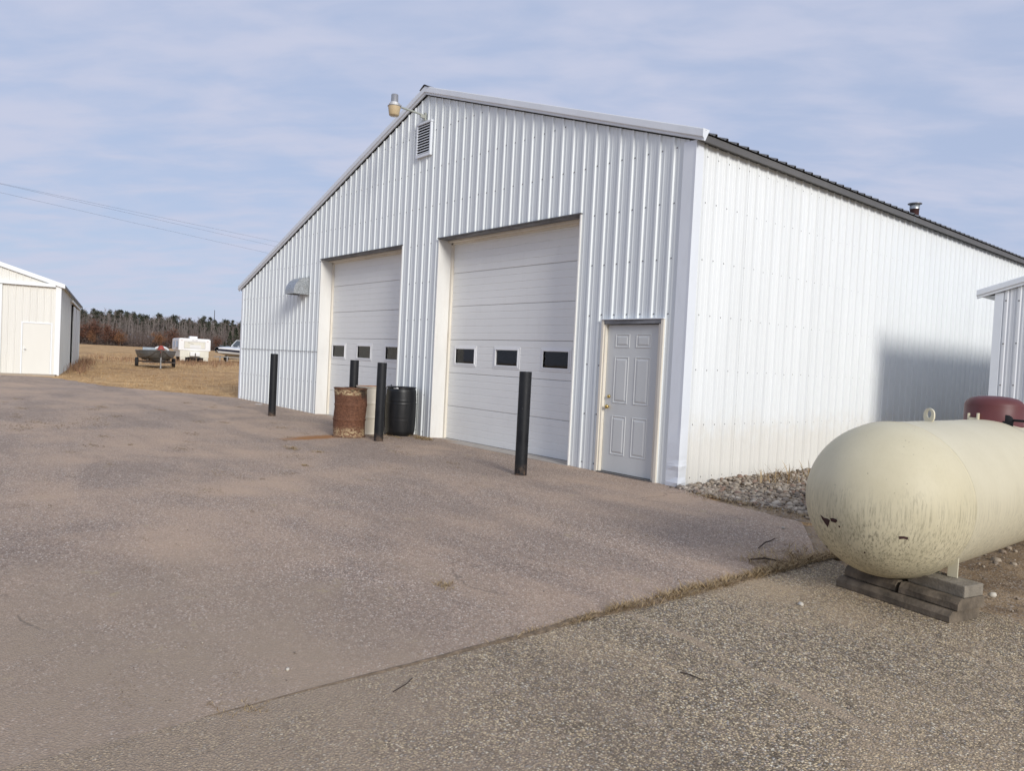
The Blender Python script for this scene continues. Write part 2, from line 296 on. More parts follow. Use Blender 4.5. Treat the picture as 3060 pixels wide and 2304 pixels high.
def field():
    m = NM('dry_mown_grass', 0.95, 0, 0.1); P = m.pos('world')
    a = m.noise(P, 0.12, 5, 0.6, 0.5); b = m.noise(P, 0.9, 7, 0.68, 0.4); c = m.noise(P, 9, 5, 0.75)
    f = m.math('ADD', m.math('MULTIPLY', b, 0.6), m.math('MULTIPLY', c, 0.4))
    o = m.ramp(f, [(0.32, (0.20, 0.115, 0.055)), (0.44, (0.50, 0.31, 0.145)), (0.56, (0.70, 0.465, 0.23)), (0.72, (0.84, 0.61, 0.34))])
    o = m.mix(m.ramp(a, [(0.42, 0), (0.62, 0.6)]), o, m.ramp(f, [(0.35, (0.22, 0.135, 0.07)), (0.6, (0.52, 0.34, 0.175))]))
    p1 = m.noise(m.pos('world', (0.5, 1, 1)), 0.33, 5, 0.65, 0.8); p2 = m.noise(m.pos('world', (1, 1, 1)), 0.075, 3, 0.6, 0.6)
    o = m.mix(m.ramp(p1, [(0.52, 0), (0.66, 0.55)]), o, (0.26, 0.165, 0.095)); o = m.mix(m.ramp(p2, [(0.50, 0), (0.62, 0.35)]), o, (0.36, 0.215, 0.125))
    o = m.mix(m.ramp(p1, [(0.30, 0.55), (0.42, 0)]), o, (0.80, 0.58, 0.31))
    m.col(o); m.bump(c, 1.0, 0.06); return m.m
M['field'] = field()
def leafmat(name, cols, rough=0.8):
    m = NM(name, rough, 0, 0.15); i = m.n('ShaderNodeNewGeometry').outputs['Random Per Island']
    n = len(cols); m.col(m.ramp(i, [(k/max(1, n-1), c) for k, c in enumerate(cols)])); return m.m
M['drygrass'] = leafmat('dry_grass_blades', [(0.17, 0.11, 0.06), (0.36, 0.25, 0.13), (0.54, 0.40, 0.225), (0.26, 0.19, 0.095)])
M['fieldgrass'] = leafmat('dry_field_blades', [(0.30, 0.18, 0.085), (0.58, 0.38, 0.19), (0.74, 0.52, 0.27), (0.50, 0.32, 0.15), (0.82, 0.62, 0.36)])
M['weeds'] = leafmat('reddish_weeds', [(0.20, 0.105, 0.07), (0.32, 0.18, 0.11), (0.42, 0.28, 0.16), (0.16, 0.11, 0.075)])
M['brush'] = leafmat('grey_brown_brush', [(0.075, 0.058, 0.052), (0.12, 0.092, 0.08), (0.16, 0.125, 0.11), (0.09, 0.065, 0.055)])
M['pine'] = leafmat('pine_needles', [(0.055, 0.058, 0.044), (0.075, 0.080, 0.056), (0.098, 0.100, 0.070), (0.065, 0.066, 0.054)])
M['spruce'] = leafmat('spruce_needles', [(0.022, 0.034, 0.022), (0.04, 0.055, 0.03), (0.055, 0.066, 0.038)])
M['oakleaf'] = leafmat('rusty_oak_leaves', [(0.085, 0.040, 0.030), (0.145, 0.068, 0.046), (0.20, 0.10, 0.062), (0.11, 0.06, 0.045)])
M['oaklight'] = leafmat('orange_oak_leaves', [(0.15, 0.072, 0.036), (0.22, 0.11, 0.052), (0.27, 0.14, 0.07), (0.13, 0.065, 0.04)])
M['barkpale'] = paint('pale_bark', (0.29, 0.25, 0.225), 0.3, 0.9, kind='object', stretch=(2, 2, 0.6), scale=2)
M['barkgrey'] = paint('grey_bark', (0.15, 0.125, 0.115), 0.3, 0.9, kind='object', stretch=(2, 2, 0.6), scale=2)
M['twig'] = leafmat('bare_twigs', [(0.15, 0.12, 0.105), (0.21, 0.17, 0.15), (0.26, 0.22, 0.195), (0.12, 0.095, 0.085)])
M['bark'] = paint('dark_bark', (0.085, 0.065, 0.052), 0.3, 0.95, kind='object')
M['stick'] = paint('dead_twig', (0.06, 0.042, 0.03), 0.3, 0.9)
def stonemat():
    m = NM('river_stone', 0.75, 0, 0.3)
    r = m.n('ShaderNodeNewGeometry').outputs['Random Per Island']; q = m.n('ShaderNodeObjectInfo').outputs['Random']
    f = m.math('FRACT', m.math('ADD', m.math('MULTIPLY', r, 7.13), m.math('MULTIPLY', q, 3.71)))
    o = m.ramp(f, [(0.0, (0.37, 0.30, 0.22)), (0.18, (0.52, 0.44, 0.34)), (0.30, (0.17, 0.145, 0.125)), (0.42, (0.42, 0.36, 0.28)), (0.58, (0.26, 0.205, 0.155)), (0.72, (0.62, 0.55, 0.45)), (0.82, (0.30, 0.18, 0.13)), (0.90, (0.09, 0.08, 0.072))], 'CONSTANT')
    o = m.mix(0.35, o, m.mix(m.noise(m.pos('world'), 60, 4, 0.7), (0.16, 0.12, 0.085), (0.60, 0.50, 0.38)))
    m.col(o); return m.m
M['stone'] = stonemat()
M['pebble'] = paint('pale_pebble', (0.55, 0.51, 0.43), 0.1, 0.7, stretch=(1, 1, 1), scale=20)
# distant vehicles
M['aluminium'] = paint('dull_aluminium_hull', (0.15, 0.155, 0.155), 0.22, 0.5, metal=0.25, kind='object', dirt=0.4, dirtc=(0.12, 0.11, 0.10))
M['alulight'] = paint('bright_aluminium', (0.50, 0.52, 0.53), 0.1, 0.4, metal=0.5, kind='object')
M['frame'] = paint('rusty_trailer_steel', (0.085, 0.07, 0.06), 0.3, 0.7, dirt=0.4, dirtc=(0.16, 0.07, 0.035), kind='object')
M['frame_l'] = paint('grey_trailer_steel', (0.33, 0.33, 0.32), 0.2, 0.6, kind='object')
M['camperw'] = paint('camper_white', (0.80, 0.80, 0.78), 0.03, 0.4, kind='object', dirt=0.08)
M['camperc'] = paint('camper_cream', (0.70, 0.68, 0.58), 0.05, 0.45, kind='object', dirt=0.25)
M['camperg'] = paint('camper_grey_line', (0.40, 0.38, 0.36), 0.05, 0.5)
M['red'] = paint('faded_red', (0.36, 0.07, 0.05), 0.2, 0.6, kind='object')
M['tarp'] = paint('white_tarp', (0.72, 0.72, 0.70), 0.06, 0.5, kind='object')
M['bluegrey'] = paint('blue_grey_cloth', (0.33, 0.38, 0.42), 0.2, 0.6, kind='object')
M['gel'] = paint('white_gelcoat', (0.78, 0.79, 0.79), 0.03, 0.25, kind='object')
M['gelgrey'] = paint('grey_gelcoat', (0.52, 0.52, 0.50), 0.06, 0.35, kind='object')
M['navy'] = paint('navy_stripe', (0.02, 0.024, 0.045), 0.1, 0.3, kind='object')
M['tint'] = paint('tinted_pane', (0.07, 0.085, 0.095), 0.1, 0.08, kind='object')
M['wire'] = paint('power_wire', (0.06, 0.06, 0.065), 0.1, 0.6)
M['lamphouse'] = paint('lamp_housing', (0.34, 0.34, 0.345), 0.1, 0.4, metal=0.6, kind='object')
M['lamplens'] = paint('yellowed_lens', (0.56, 0.44, 0.27), 0.08, 0.25, kind='object', dirt=0.2)
M['lampring'] = paint('lamp_reflector', (0.72, 0.72, 0.71), 0.05, 0.3, kind='object')
M['armgrey'] = paint('green_grey_arm', (0.36, 0.38, 0.34), 0.1, 0.55, kind='object', dirt=0.25, dirtc=(0.25, 0.12, 0.05))

# ---------------------------------------------------------------- mesh helpers
class MB:
    def __init__(s): s.v = []; s.f = []; s.sm = []
    def add(s, v, f, smooth=False):
        k = len(s.v); s.v += [tuple(p) for p in v]; s.f += [tuple(i+k for i in q) for q in f]; s.sm += [smooth]*len(f); return s
    def quad(s, a, b, c, d): return s.add([a, b, c, d], [(0, 1, 2, 3)])
    def box(s, c, d, rz=0.0, ch=0.0, rot=None):
        x, y, z = d[0]/2, d[1]/2, d[2]/2
        M3 = rot if rot is not None else Matrix.Rotation(rz, 3, 'Z'); c = Vector(c)
        if ch <= 0:
            p = [(-x, -y, -z), (x, -y, -z), (x, y, -z), (-x, y, -z), (-x, -y, z), (x, -y, z), (x, y, z), (-x, y, z)]
            f = [(0, 3, 2, 1), (4, 5, 6, 7), (0, 1, 5, 4), (1, 2, 6, 5), (2, 3, 7, 6), (3, 0, 4, 7)]
            return s.add([c + M3 @ Vector(q) for q in p], f)
        bm = bmesh.new(); bmesh.ops.create_cube(bm, size=1.0)
        for q in bm.verts: q.co = Vector((q.co.x*d[0], q.co.y*d[1], q.co.z*d[2]))
        bmesh.ops.bevel(bm, geom=bm.edges[:], offset=ch, segments=2, profile=0.6, affect='EDGES')
        bm.verts.index_update(); s.add([c + M3 @ q.co for q in bm.verts], [[q.index for q in f.verts] for f in bm.faces]); bm.free(); return s
    def b2(s, lo, hi, ch=0.0): return s.box([(a+b)/2 for a, b in zip(lo, hi)], [b-a for a, b in zip(lo, hi)], 0, ch)
    def tube(s, pts, r, n=8, caps=True, smooth=True):
        pts = [Vector(p) for p in pts]; rs = r if isinstance(r, (list, tuple)) else [r]*len(pts); V = []; F = []
        t0 = (pts[1]-pts[0]).normalized(); up = Vector((0, 0, 1)) if abs(t0.z) < 0.9 else Vector((1, 0, 0)); a = t0.cross(up).normalized()
        for i, p in enumerate(pts):
            t = (pts[min(i+1, len(pts)-1)]-pts[max(i-1, 0)]).normalized(); a = (a - t*a.dot(t)).normalized(); b = t.cross(a)
            for k in range(n): g = 2*math.pi*k/n; V.append(p + (a*math.cos(g)+b*math.sin(g))*rs[i])
        for i in range(len(pts)-1):
            for k in range(n): F.append((i*n+k, i*n+(k+1) % n, (i+1)*n+(k+1) % n, (i+1)*n+k))
        s.add(V, F, smooth)
        if caps:
            m = len(pts)-1; s.add(V[:n], [tuple(range(n))[::-1]]); s.add(V[m*n:], [tuple(range(n))])
        return s
    def lathe(s, prof, n=32, origin=(0, 0, 0), axis='Z', smooth=True):
        V = []; F = []; o = Vector(origin)
        for r, z in prof:
            for k in range(n):
                g = 2*math.pi*k/n; c = (r*math.cos(g), r*math.sin(g), z)
                if axis == 'Y': c = (c[0], c[2], -c[1])
                if axis == 'X': c = (c[2], c[0], c[1])
                V.append(o+Vector(c))
        for i in range(len(prof)-1):
            for k in range(n): F.append((i*n+k, i*n+(k+1) % n, (i+1)*n+(k+1) % n, (i+1)*n+k))
        return s.add(V, F, smooth)
    def loft(s, secs, close=False, smooth=True, capa=False, capb=False):
        n = len(secs[0]); V = [p for q in secs for p in q]; F = []
        for i in range(len(secs)-1):
            for k in range(n if close else n-1): F.append((i*n+k, i*n+(k+1) % n, (i+1)*n+(k+1) % n, (i+1)*n+k))
        s.add(V, F, smooth)
        if capa: s.add(secs[0], [tuple(range(n))[::-1]])
        if capb: s.add(secs[-1], [tuple(range(n))])
        return s
    def mesh(s, name):
        me = bpy.data.meshes.new(name); me.from_pydata(s.v, [], s.f); me.polygons.foreach_set('use_smooth', s.sm)
        bm = bmesh.new(); bm.from_mesh(me); bmesh.ops.recalc_face_normals(bm, faces=bm.faces); bm.to_mesh(me); bm.free()
        me.update(); return me
    def build(s, name, mat, parent=None, loc=(0, 0, 0), rz=0.0):
        me = s.mesh(name); me.materials.append(mat); return put(name, me, parent, loc, rz)
def fastmesh(name, V, F, mat, smooth=False):
    me = bpy.data.meshes.new(name); me.from_pydata(V, [], F)
    if smooth: me.polygons.foreach_set('use_smooth', [True]*len(F))
    me.materials.append(mat); me.update(); return me
def put(name, me, parent=None, loc=(0, 0, 0), rz=0.0, scale=None):
    o = bpy.data.objects.new(name, me); col.objects.link(o)
    if parent is not None: o.parent = parent
    o.location = loc; o.rotation_euler = (0, 0, rz)
    if scale is not None: o.scale = (scale,)*3 if isinstance(scale, (int, float)) else scale
    return o
def tag(o, label=None, cat=None, group=None, kind=None):
    if label: o['label'] = label
    if cat: o['category'] = cat
    if group: o['group'] = group
    if kind: o['kind'] = kind
    return o
def thing(name, label, cat, loc=(0, 0, 0), rz=0.0, group=None): return tag(put(name, None, None, loc, rz), label, cat, group)
def struct(name, me): return tag(put(name, me), kind='structure')

# gentle rise of the land away from the yard
YC = Vector((5.75, -7.57))
def tz(x, y):
    r = math.hypot(x-YC.x, y-YC.y)
    if r < 12: return 0.0
    if r < 60: return 0.0065*(r-12)
    if r < 260: return 0.312 + 0.0034*(r-60)
    return 0.992

# ---------------------------------------------------------------- ground
radii = [0, 12, 20, 30, 45, 60, 90, 130, 180, 260, 400, 800, 1600, 3000]; NS = 96
V = [(YC.x, YC.y, -0.03)]; F = []
for r in radii[1:]:
    for k in range(NS):
        g = 2*math.pi*k/NS; x, y = YC.x+r*math.cos(g), YC.y+r*math.sin(g); V.append((x, y, tz(x, y)-0.03))
for k in range(NS): F.append((0, 1+k, 1+(k+1) % NS))
for i in range(len(radii)-2):
    for k in range(NS): F.append((1+i*NS+k, 1+(i+1)*NS+k, 1+(i+1)*NS+(k+1) % NS, 1+i*NS+(k+1) % NS))
struct('field_ground', fastmesh('field_ground', V, F, M['field'], True))

def lerp_tab(tab, x):
    if x <= tab[0][0]: return tab[0][1]
    for (a, b), (c, d) in zip(tab, tab[1:]):
        if x <= c: return b+(d-b)*(x-a)/(c-a)
    return tab[-1][1]
def seam_dx(y): return 0.0185*min(1, max(0, (-4.3-y)/2.2))
def sheet(name, xs, ylo, yhi, zoff, mat, ny=160, skirt=0.04, seam=0):
    V = []; F = []; nx = len(xs); row = ny+1
    for x in xs:
        a, b = ylo(x), yhi(x)
        for j in range(row):
            t = j/ny; t = 1-(1-t)**2.2; y = a+(b-a)*t; q = 0.0
            if seam and abs(x-(2.81 if seam > 0 else 2.855)) < 1e-6: q = seam*(seam_dx(y)+0.009*mnoise.noise(Vector((y*6, seam*3.3, 0)))+0.006*mnoise.noise(Vector((y*19, seam*3.3, 0))))
            V.append((x+q, y, tz(x, y)+zoff))
    for i in range(nx-1):
        for j in range(ny): F.append((i*row+j, (i+1)*row+j, (i+1)*row+j+1, i*row+j+1))
    k = len(V)
    for i in range(nx): p = V[i*row+ny]; V.append((p[0], p[1]+0.01, p[2]-skirt))
    for i in range(nx-1): F.append((i*row+ny, (i+1)*row+ny, k+i+1, k+i))
    for s in (0, nx-1):
        k = len(V)
        for j in range(row): p = V[s*row+j]; V.append((p[0]+(0.008 if s else -0.008), p[1], p[2]-skirt))
        for j in range(ny): F.append((s*row+j, s*row+j+1, k+j+1, k+j))
    return struct(name, fastmesh(name, V, F, mat))
edge = [(-60, -60), (-29.5, -14), (-27.2, -8), (-26.3, -3.9), (-25.2, -3.25), (-23, -2.85), (-20.7, -2.5), (-18, -1.2), (-15.7, -0.02), (-15.5, 0.12), (0.0, 0.12), (0.03, -0.10), (0.86, -0.36), (1.5, -0.46), (1.96, -0.56), (2.4, -1.2), (2.81, -1.75)]
def jag(x, y, a): return a*(mnoise.noise(Vector((x*1.7, y*0.3, 3.1)))+0.5*mnoise.noise(Vector((x*5.1, y, 7.7))))
xs = []; x = -60.0
while x < 2.81: xs.append(x); x += 1.0 if x < -30 else (0.25 if x < -15 else (0.5 if x < -1 else 0.12))
xs.append(2.81)
sheet('asphalt_yard', xs, lambda x: -70.0, lambda x: lerp_tab(edge, x) + (jag(x, 0, 0.16) if x < -15.8 else (jag(x, 0, 0.08) if x > 0.1 else 0)), 0.0, M['asphalt'], seam=1)
edge2 = [(2.85, -1.75), (3.3, -2.05), (4.3, -2.2), (6, -2.6), (12, -3), (60, -3)]
xs = []; x = 2.855
while x < 60: xs.append(x); x += 0.1 if x < 7 else 1.5
sheet('old_pavement', xs, lambda x: -70.0, lambda x: lerp_tab(edge2, x)+jag(x, 5, 0.22), 0.002, M['oldpave'], seam=-1)
# dirt strip behind the pavement and inside the open seam
V = []; F = []; nx, ny = 90, 120
def dy(i): return -3.6+(26)*(i/ny)**1.8
for i in range(nx+1):
    for j in range(ny+1):
        x = -0.05+14*(i/nx)**1.4; y = dy(j)
        V.append((x, y, tz(x, y)-0.022 + 0.018*mnoise.noise(Vector((x*2.3, y*2.3, 0)))*(1 if y > -1.2 else 0.3)))
for i in range(nx):
    for j in range(ny): F.append((i*(ny+1)+j, (i+1)*(ny+1)+j, (i+1)*(ny+1)+j+1, i*(ny+1)+j+1))
struct('dirt_ground', fastmesh('dirt_ground', V, F, M['dirt'], True))
V = []; F = []
for j in range(200):
    y = -1.6-26*(j/199)**1.6
    for s in (2.79, 2.87): V.append((s+0.012*mnoise.noise(Vector((s*9, y*5, 0))), y, -0.007+0.004*mnoise.noise(Vector((0, y*9, 0)))))
for j in range(199): F.append((2*j, 2*j+1, 2*j+3, 2*j+2))
struct('seam_dirt', fastmesh('seam_dirt', V, F, M['dirt'], True))
V = []; F = []; nj = 420
for j in range(nj+1):
    y = -1.42-5.2*j/nj; a = max(0.0, 1-max(0, -3.9-y)/2.6); c = 2.832+0.02*mnoise.noise(Vector((y*1.7, 1, 0)))
    wl = (0.02+0.05*max(0, mnoise.noise(Vector((y*2.1, 5, 0)))+0.35)+0.02*mnoise.noise(Vector((y*11, 8, 0))))*a+0.003; wr = (0.02+0.06*max(0, mnoise.noise(Vector((y*2.1, 9, 0)))+0.35)+0.02*mnoise.noise(Vector((y*11, 2, 0))))*a+0.003
    hh_ = (0.010+0.008*mnoise.noise(Vector((y*7, 3, 0))))*a+0.001
    V += [(c-wl, y, 0.001), (c-wl*0.4, y, 0.003+hh_*0.8), (c+wr*0.3, y, 0.003+hh_), (c+wr, y, 0.003)]
for j in range(nj):
    for q in range(3): F.append((4*j+q, 4*j+q+1, 4*j+q+5, 4*j+q+4))
struct('seam_debris', fastmesh('seam_debris', V, F, paint('seam_soil', (0.20, 0.145, 0.092), 0.5, 0.95, stretch=(1, 1, 1), scale=22, bump=0.8, bscale=50), True))

# ---------------------------------------------------------------- corrugated sheet builder
def profile(x, pitch, phase, h, half_top=0.015, half_base=0.028, minor=0.0045):
    d = (x-phase) % pitch
    if d > pitch/2: d -= pitch
    a = abs(d)
    if a <= half_top: return h
    if a <= half_base: return h*(half_base-a)/(half_base-half_top)
    b = abs(a-pitch/3.0)
    if b <= 0.006: return minor
    if b <= 0.014: return minor*(0.014-b)/0.008
    return 0.0
def prof_x(x0, x1, pitch, phase, half_top=0.015, half_base=0.028):
    xs = {x0, x1}; k = math.floor((x0-phase)/pitch)-1
    while phase+k*pitch < x1+pitch:
        c = phase+k*pitch
        for d in (-half_base, -half_top, half_top, half_base, pitch/3-.014, pitch/3-.006, pitch/3+.006, pitch/3+.014, -pitch/3-.014, -pitch/3-.006, -pitch/3+.006, -pitch/3+.014):
            if x0 < c+d < x1: xs.add(c+d)
        k += 1
    return sorted(xs)
def corrugated(name, parent, mat, s0, s1, bot, top, P, openings=(), pitch=0.2333, phase=0.0, h=0.020, sheetn=4):
    """sheets running up a wall; P(s, z, d) gives the world point at wall coordinate s, height z, d outward"""
    a = s0; w_ = pitch*sheetn; edges = [s0]; k = math.floor((s0-phase-0.05)/w_)+1
    while phase+0.05+k*w_ < s1: edges.append(phase+0.05+k*w_); k += 1
    edges.append(s1); objs = []
    for a, b in zip(edges, edges[1:]):
        if b-a < 0.02: continue
        xs = prof_x(a, b, pitch, phase)
        for o in openings:
            for e in (o[0], o[1]):
                if a < e < b: xs += [e]
        apex = [] if not callable(top) else getattr(top, 'breaks', [])
        for e in apex:
            if a < e < b: xs += [e]
        xs = sorted(set(xs)); V = []; F = []; jit = random.uniform(-0.0012, 0.0012)
        for u, v in zip(xs, xs[1:]):
            m = (u+v)/2; spans = [(bot(u), bot(v), top(u), top(v))]
            for o in openings:
                if o[0] < m < o[1]:
                    ns = []
                    for (bu, bv, tu, tv) in spans:
                        if o[3] < tu: ns.append((o[3], o[3], tu, tv))
                        if o[2] > bu+0.01: ns.append((bu, bv, o[2], o[2]))
                    spans = ns
            pu, pv = profile(u, pitch, phase, h)+jit, profile(v, pitch, phase, h)+jit
            for (bu, bv, tu, tv) in spans:
                k = len(V); V += [P(u, bu, pu), P(v, bv, pv), P(v, tv, pv), P(u, tu, pu)]; F.append((k, k+1, k+2, k+3))
        if not F: continue
        me = fastmesh(name, V, F, mat); bm = bmesh.new(); bm.from_mesh(me); bmesh.ops.remove_doubles(bm, verts=bm.verts, dist=1e-5); bm.to_mesh(me); bm.free()
        objs.append(put(name, me, parent))
    return objs

# ---------------------------------------------------------------- main garage building
WD = 15.574; EH = 4.32; APX = -6.236; APH = 6.40; EL = 3.20; LEN = 19.5
B = thing('garage_building', 'large white ribbed metal garage with two overhead doors and a grey entry door', 'garage', (0, 0, 0))
def gtop(x): return EH+(APH-EH)*x/APX if x > APX else EL+(APH-EL)*(x+WD)/(APX+WD)
gtop.breaks = [APX]
D1 = (-5.616, -1.954, -1, 3.666); D2 = (-10.50, -6.872, -1, 3.660); PD = (-1.39, -0.345, -1, 2.09)
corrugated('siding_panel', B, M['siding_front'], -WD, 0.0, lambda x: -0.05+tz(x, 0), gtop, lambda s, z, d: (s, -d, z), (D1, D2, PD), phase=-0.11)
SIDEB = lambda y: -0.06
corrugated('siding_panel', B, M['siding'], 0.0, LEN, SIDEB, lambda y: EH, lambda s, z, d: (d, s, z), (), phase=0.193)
corrugated('siding_panel', B, M['siding'], 0.0, LEN, SIDEB, lambda y: EL, lambda s, z, d: (-WD-d, s, z), (), phase=0.193, sheetn=24)
MB().add([(-WD, LEN, -.05), (0, LEN, -.05), (0, LEN, EH), (APX, LEN, APH), (-WD, LEN, EL)], [(0, 1, 2, 3, 4)]).build('back_wall', M['siding'], B)
# horizontal lap of the lower sheets, left bay
MB().b2((-WD+0.02, -0.0235, 1.497), (-10.52, -0.0195, 1.505)).build('lap_joint', M['screw'], B)
# screws (tiny): one joined part for each wall
def screws(pts, n, name='wall_screws'):
    V = []; F = []; n = Vector(n); t = Vector((0, 0, 1)); s = n.cross(t)
    for p in pts:
        p = Vector(p); k = len(V)
        for q in range(5): g = q*2*math.pi/5; V.append(p+n*0.001+(s*math.cos(g)+t*math.sin(g))*0.0125)
        V.append(p+n*0.009)
        for q in range(5): F.append((k+q, k+(q+1) % 5, k+5))
    tag(put(name, fastmesh(name, V, F, M['screw']), B), kind='stuff')
pts = []
for zz in (0.10, 0.786, 1.486, 2.19, 2.89, 3.60, 4.18):
    k = 0
    while 0.193+k*0.2333 < LEN: pts.append((0.0005, 0.193+k*0.2333+0.045, zz+random.uniform(-.008, .008))); k += 1
screws(pts, (1, 0, 0))
pts = []
for zz in (0.10, 0.786, 1.486, 2.19, 2.89, 3.60, 4.3, 5.0, 5.7):
    k = -70
    while -0.11+k*0.2333 < 0:
        x = -0.11+k*0.2333+0.045; k += 1
        if x < -WD+.1 or zz > gtop(x)-0.1 or any(o[0]-.05 < x < o[1]+.05 and zz < o[3]+.05 for o in (D1, D2, PD)): continue
        pts.append((x, -0.0005, zz+random.uniform(-.008, .008)))
screws(pts, (0, -1, 0))
# corner trim with its crushed foot
secs = []
for z in [-0.04, 0.05, 0.12, 0.20, 0.26, 0.29, 0.34, 0.40, 0.55, 0.75, 1.0, 2.0, 3.0, 4.2, EH+0.01]:
    d = 0.0
    if z < 0.30: d = 0.012*math.sin(z*31)+0.004
    elif z < 1.1: d = 0.010*math.sin((z-0.3)*9)*(1.1-z)
    q = -0.026
    secs.append([(-0.175, -0.003, z), (-0.172, q, z), (-0.02, q-d*1.3, z), (0.024+d*0.5, q-0.004-d, z), (0.026+d, 0.02, z), (0.026+d*0.4, 0.125, z), (0.003, 0.13, z)])
MB().loft(secs, smooth=False).build('corner_trim', M['trim'], B)
MB().loft([[(-WD-0.026, 0.13, z), (-WD-0.026, -0.026, z), (-WD+0.09, -0.026, z), (-WD+0.092, -0.003, z)] for z in (0.0, EL)], smooth=False).build('corner_trim', M['trim'], B)
# roof sheets: ribs run down the slope; eave ends show against the sky
def slope_roof(xa, za, xb, zb, parent, mat, y0, y1, pitch=0.2333, phase=0.193, h=0.024, nsheet=4, name='roof_panel', flip=False):
    v = Vector((xb-xa, 0, zb-za)).normalized(); nrm = Vector((-v.z, 0, v.x)); nrm = nrm if nrm.z > 0 else -nrm
    edges = [y0]; w_ = pitch*nsheet; k = math.floor((y0-phase-0.05)/w_)+1
    while phase+.05+k*w_ < y1: edges.append(phase+.05+k*w_); k += 1
    edges.append(y1)
    for a, b in zip(edges, edges[1:]):
        if b-a < 0.02: continue
        ys = prof_x(a, b, pitch, phase); V = []; F = []
        for y in ys:
            d = profile(y, pitch, phase, h, minor=0.003)
            for dd in (d, d-0.006):
                for (x, z) in ((xa, za), (xb, zb)): p = Vector((x, y, z))+nrm*dd; V.append(tuple(p))
        n = len(ys)
        for i in range(n-1):
            k = i*4; F += [(k, k+1, k+5, k+4), (k+2, k+6, k+7, k+3), (k+1, k+3, k+7, k+5), (k, k+4, k+6, k+2)]
        put(name, fastmesh(name, V, F, mat), parent)
SR = (APH-EH)/(-APX); SLp = (APH-EL)/(WD+APX)
slope_roof(APX, APH+0.125, 0.145, EH+0.125-0.145*SR, B, M['roof'], -0.035, LEN+0.1)
slope_roof(APX, APH+0.125, -WD-0.2, EL+0.125-0.2*SLp, B, M['roof'], -0.035, LEN+0.1, nsheet=12)
# fascia board under the right eave and soffit strip
MB().b2((0.095, 0.0, EH-0.02), (0.118, LEN, EH+0.062)).build('eave_fascia', M['fascia'], B)
MB().b2((0.003, 0.012, EH+0.004), (0.094, LEN, EH+0.02)).build('soffit', M['fascia'], B)
MB().b2((-WD-.17, 0.0, EL-0.05), (-WD-.15, LEN, EL+0.05)).build('eave_fascia', M['fascia'], B)
for a, b in ((6.1, 6.13), (12.3, 12.33)): MB().b2((0.112, a, EH-0.025), (0.122, b, EH+0.064)).build('fascia_joint', M['roof'], B)
# rake trims on the gable (tall face with a folded lower lip)
def rake(xa, za, xb, zb, name='rake_trim', mat=None, parent=None, y=-0.03, ht=0.15, Pm=None):
    m = MB(); Pm = Pm or (lambda x, d, z: (x, d, z))
    prof = [(y-0.004, -ht+0.015), (y-0.030, -ht+0.018), (y-0.030, -ht+0.045), (y-0.055, -ht+0.062), (y-0.055, 0.0), (y-0.050, 0.012), (y+0.08, 0.014)]
    m.loft([[Pm(x, d, z+e) for d, e in prof] for x, z in ((xa, za), (xb, zb))], smooth=False, capa=True, capb=True)
    return m.build(name, mat or M['trim'], parent or B)
rake(APX, APH+0.15, 0.15, EH+0.15-0.15*SR); rake(-WD-0.21, EL+0.15-0.21*SLp, APX, APH+0.15)
# ridge cap
MB().loft([[(APX-0.16, y, APH+0.165-0.16*SLp), (APX-0.02, y, APH+0.185), (APX+0.02, y, APH+0.185), (APX+0.16, y, APH+0.165-0.16*SR)] for y in (-0.10, LEN+0.1)], smooth=False).build('ridge_cap', M['fascia'], B)
# flue on the roof
fx, fy = -0.75, 8.2; fz = EH+0.24-fx*SR
fl = MB().lathe([(0.085, -0.25), (0.085, 0.17), (0.09, 0.171)], 20, (fx, fy, fz)).build('flue_pipe', paint('brown_flue', (0.10, 0.045, 0.04), 0.2, 0.6), B)
MB().lathe([(0.093, 0.165), (0.093, 0.26), (0.0, 0.262)], 20, (fx, fy, fz)).build('flue_collar', M['galv'], fl)
MB().lathe([(0.0, 0.262), (0.13, 0.266), (0.135, 0.275), (0.125, 0.285), (0.0, 0.30)], 20, (fx, fy, fz)).build('flue_cap', M['lamphouse'], fl)
MB().lathe([(0.2, -0.18), (0.14, -0.12), (0.09, -0.08)], 20, (fx, fy, fz)).build('flue_boot', M['galv'], fl)

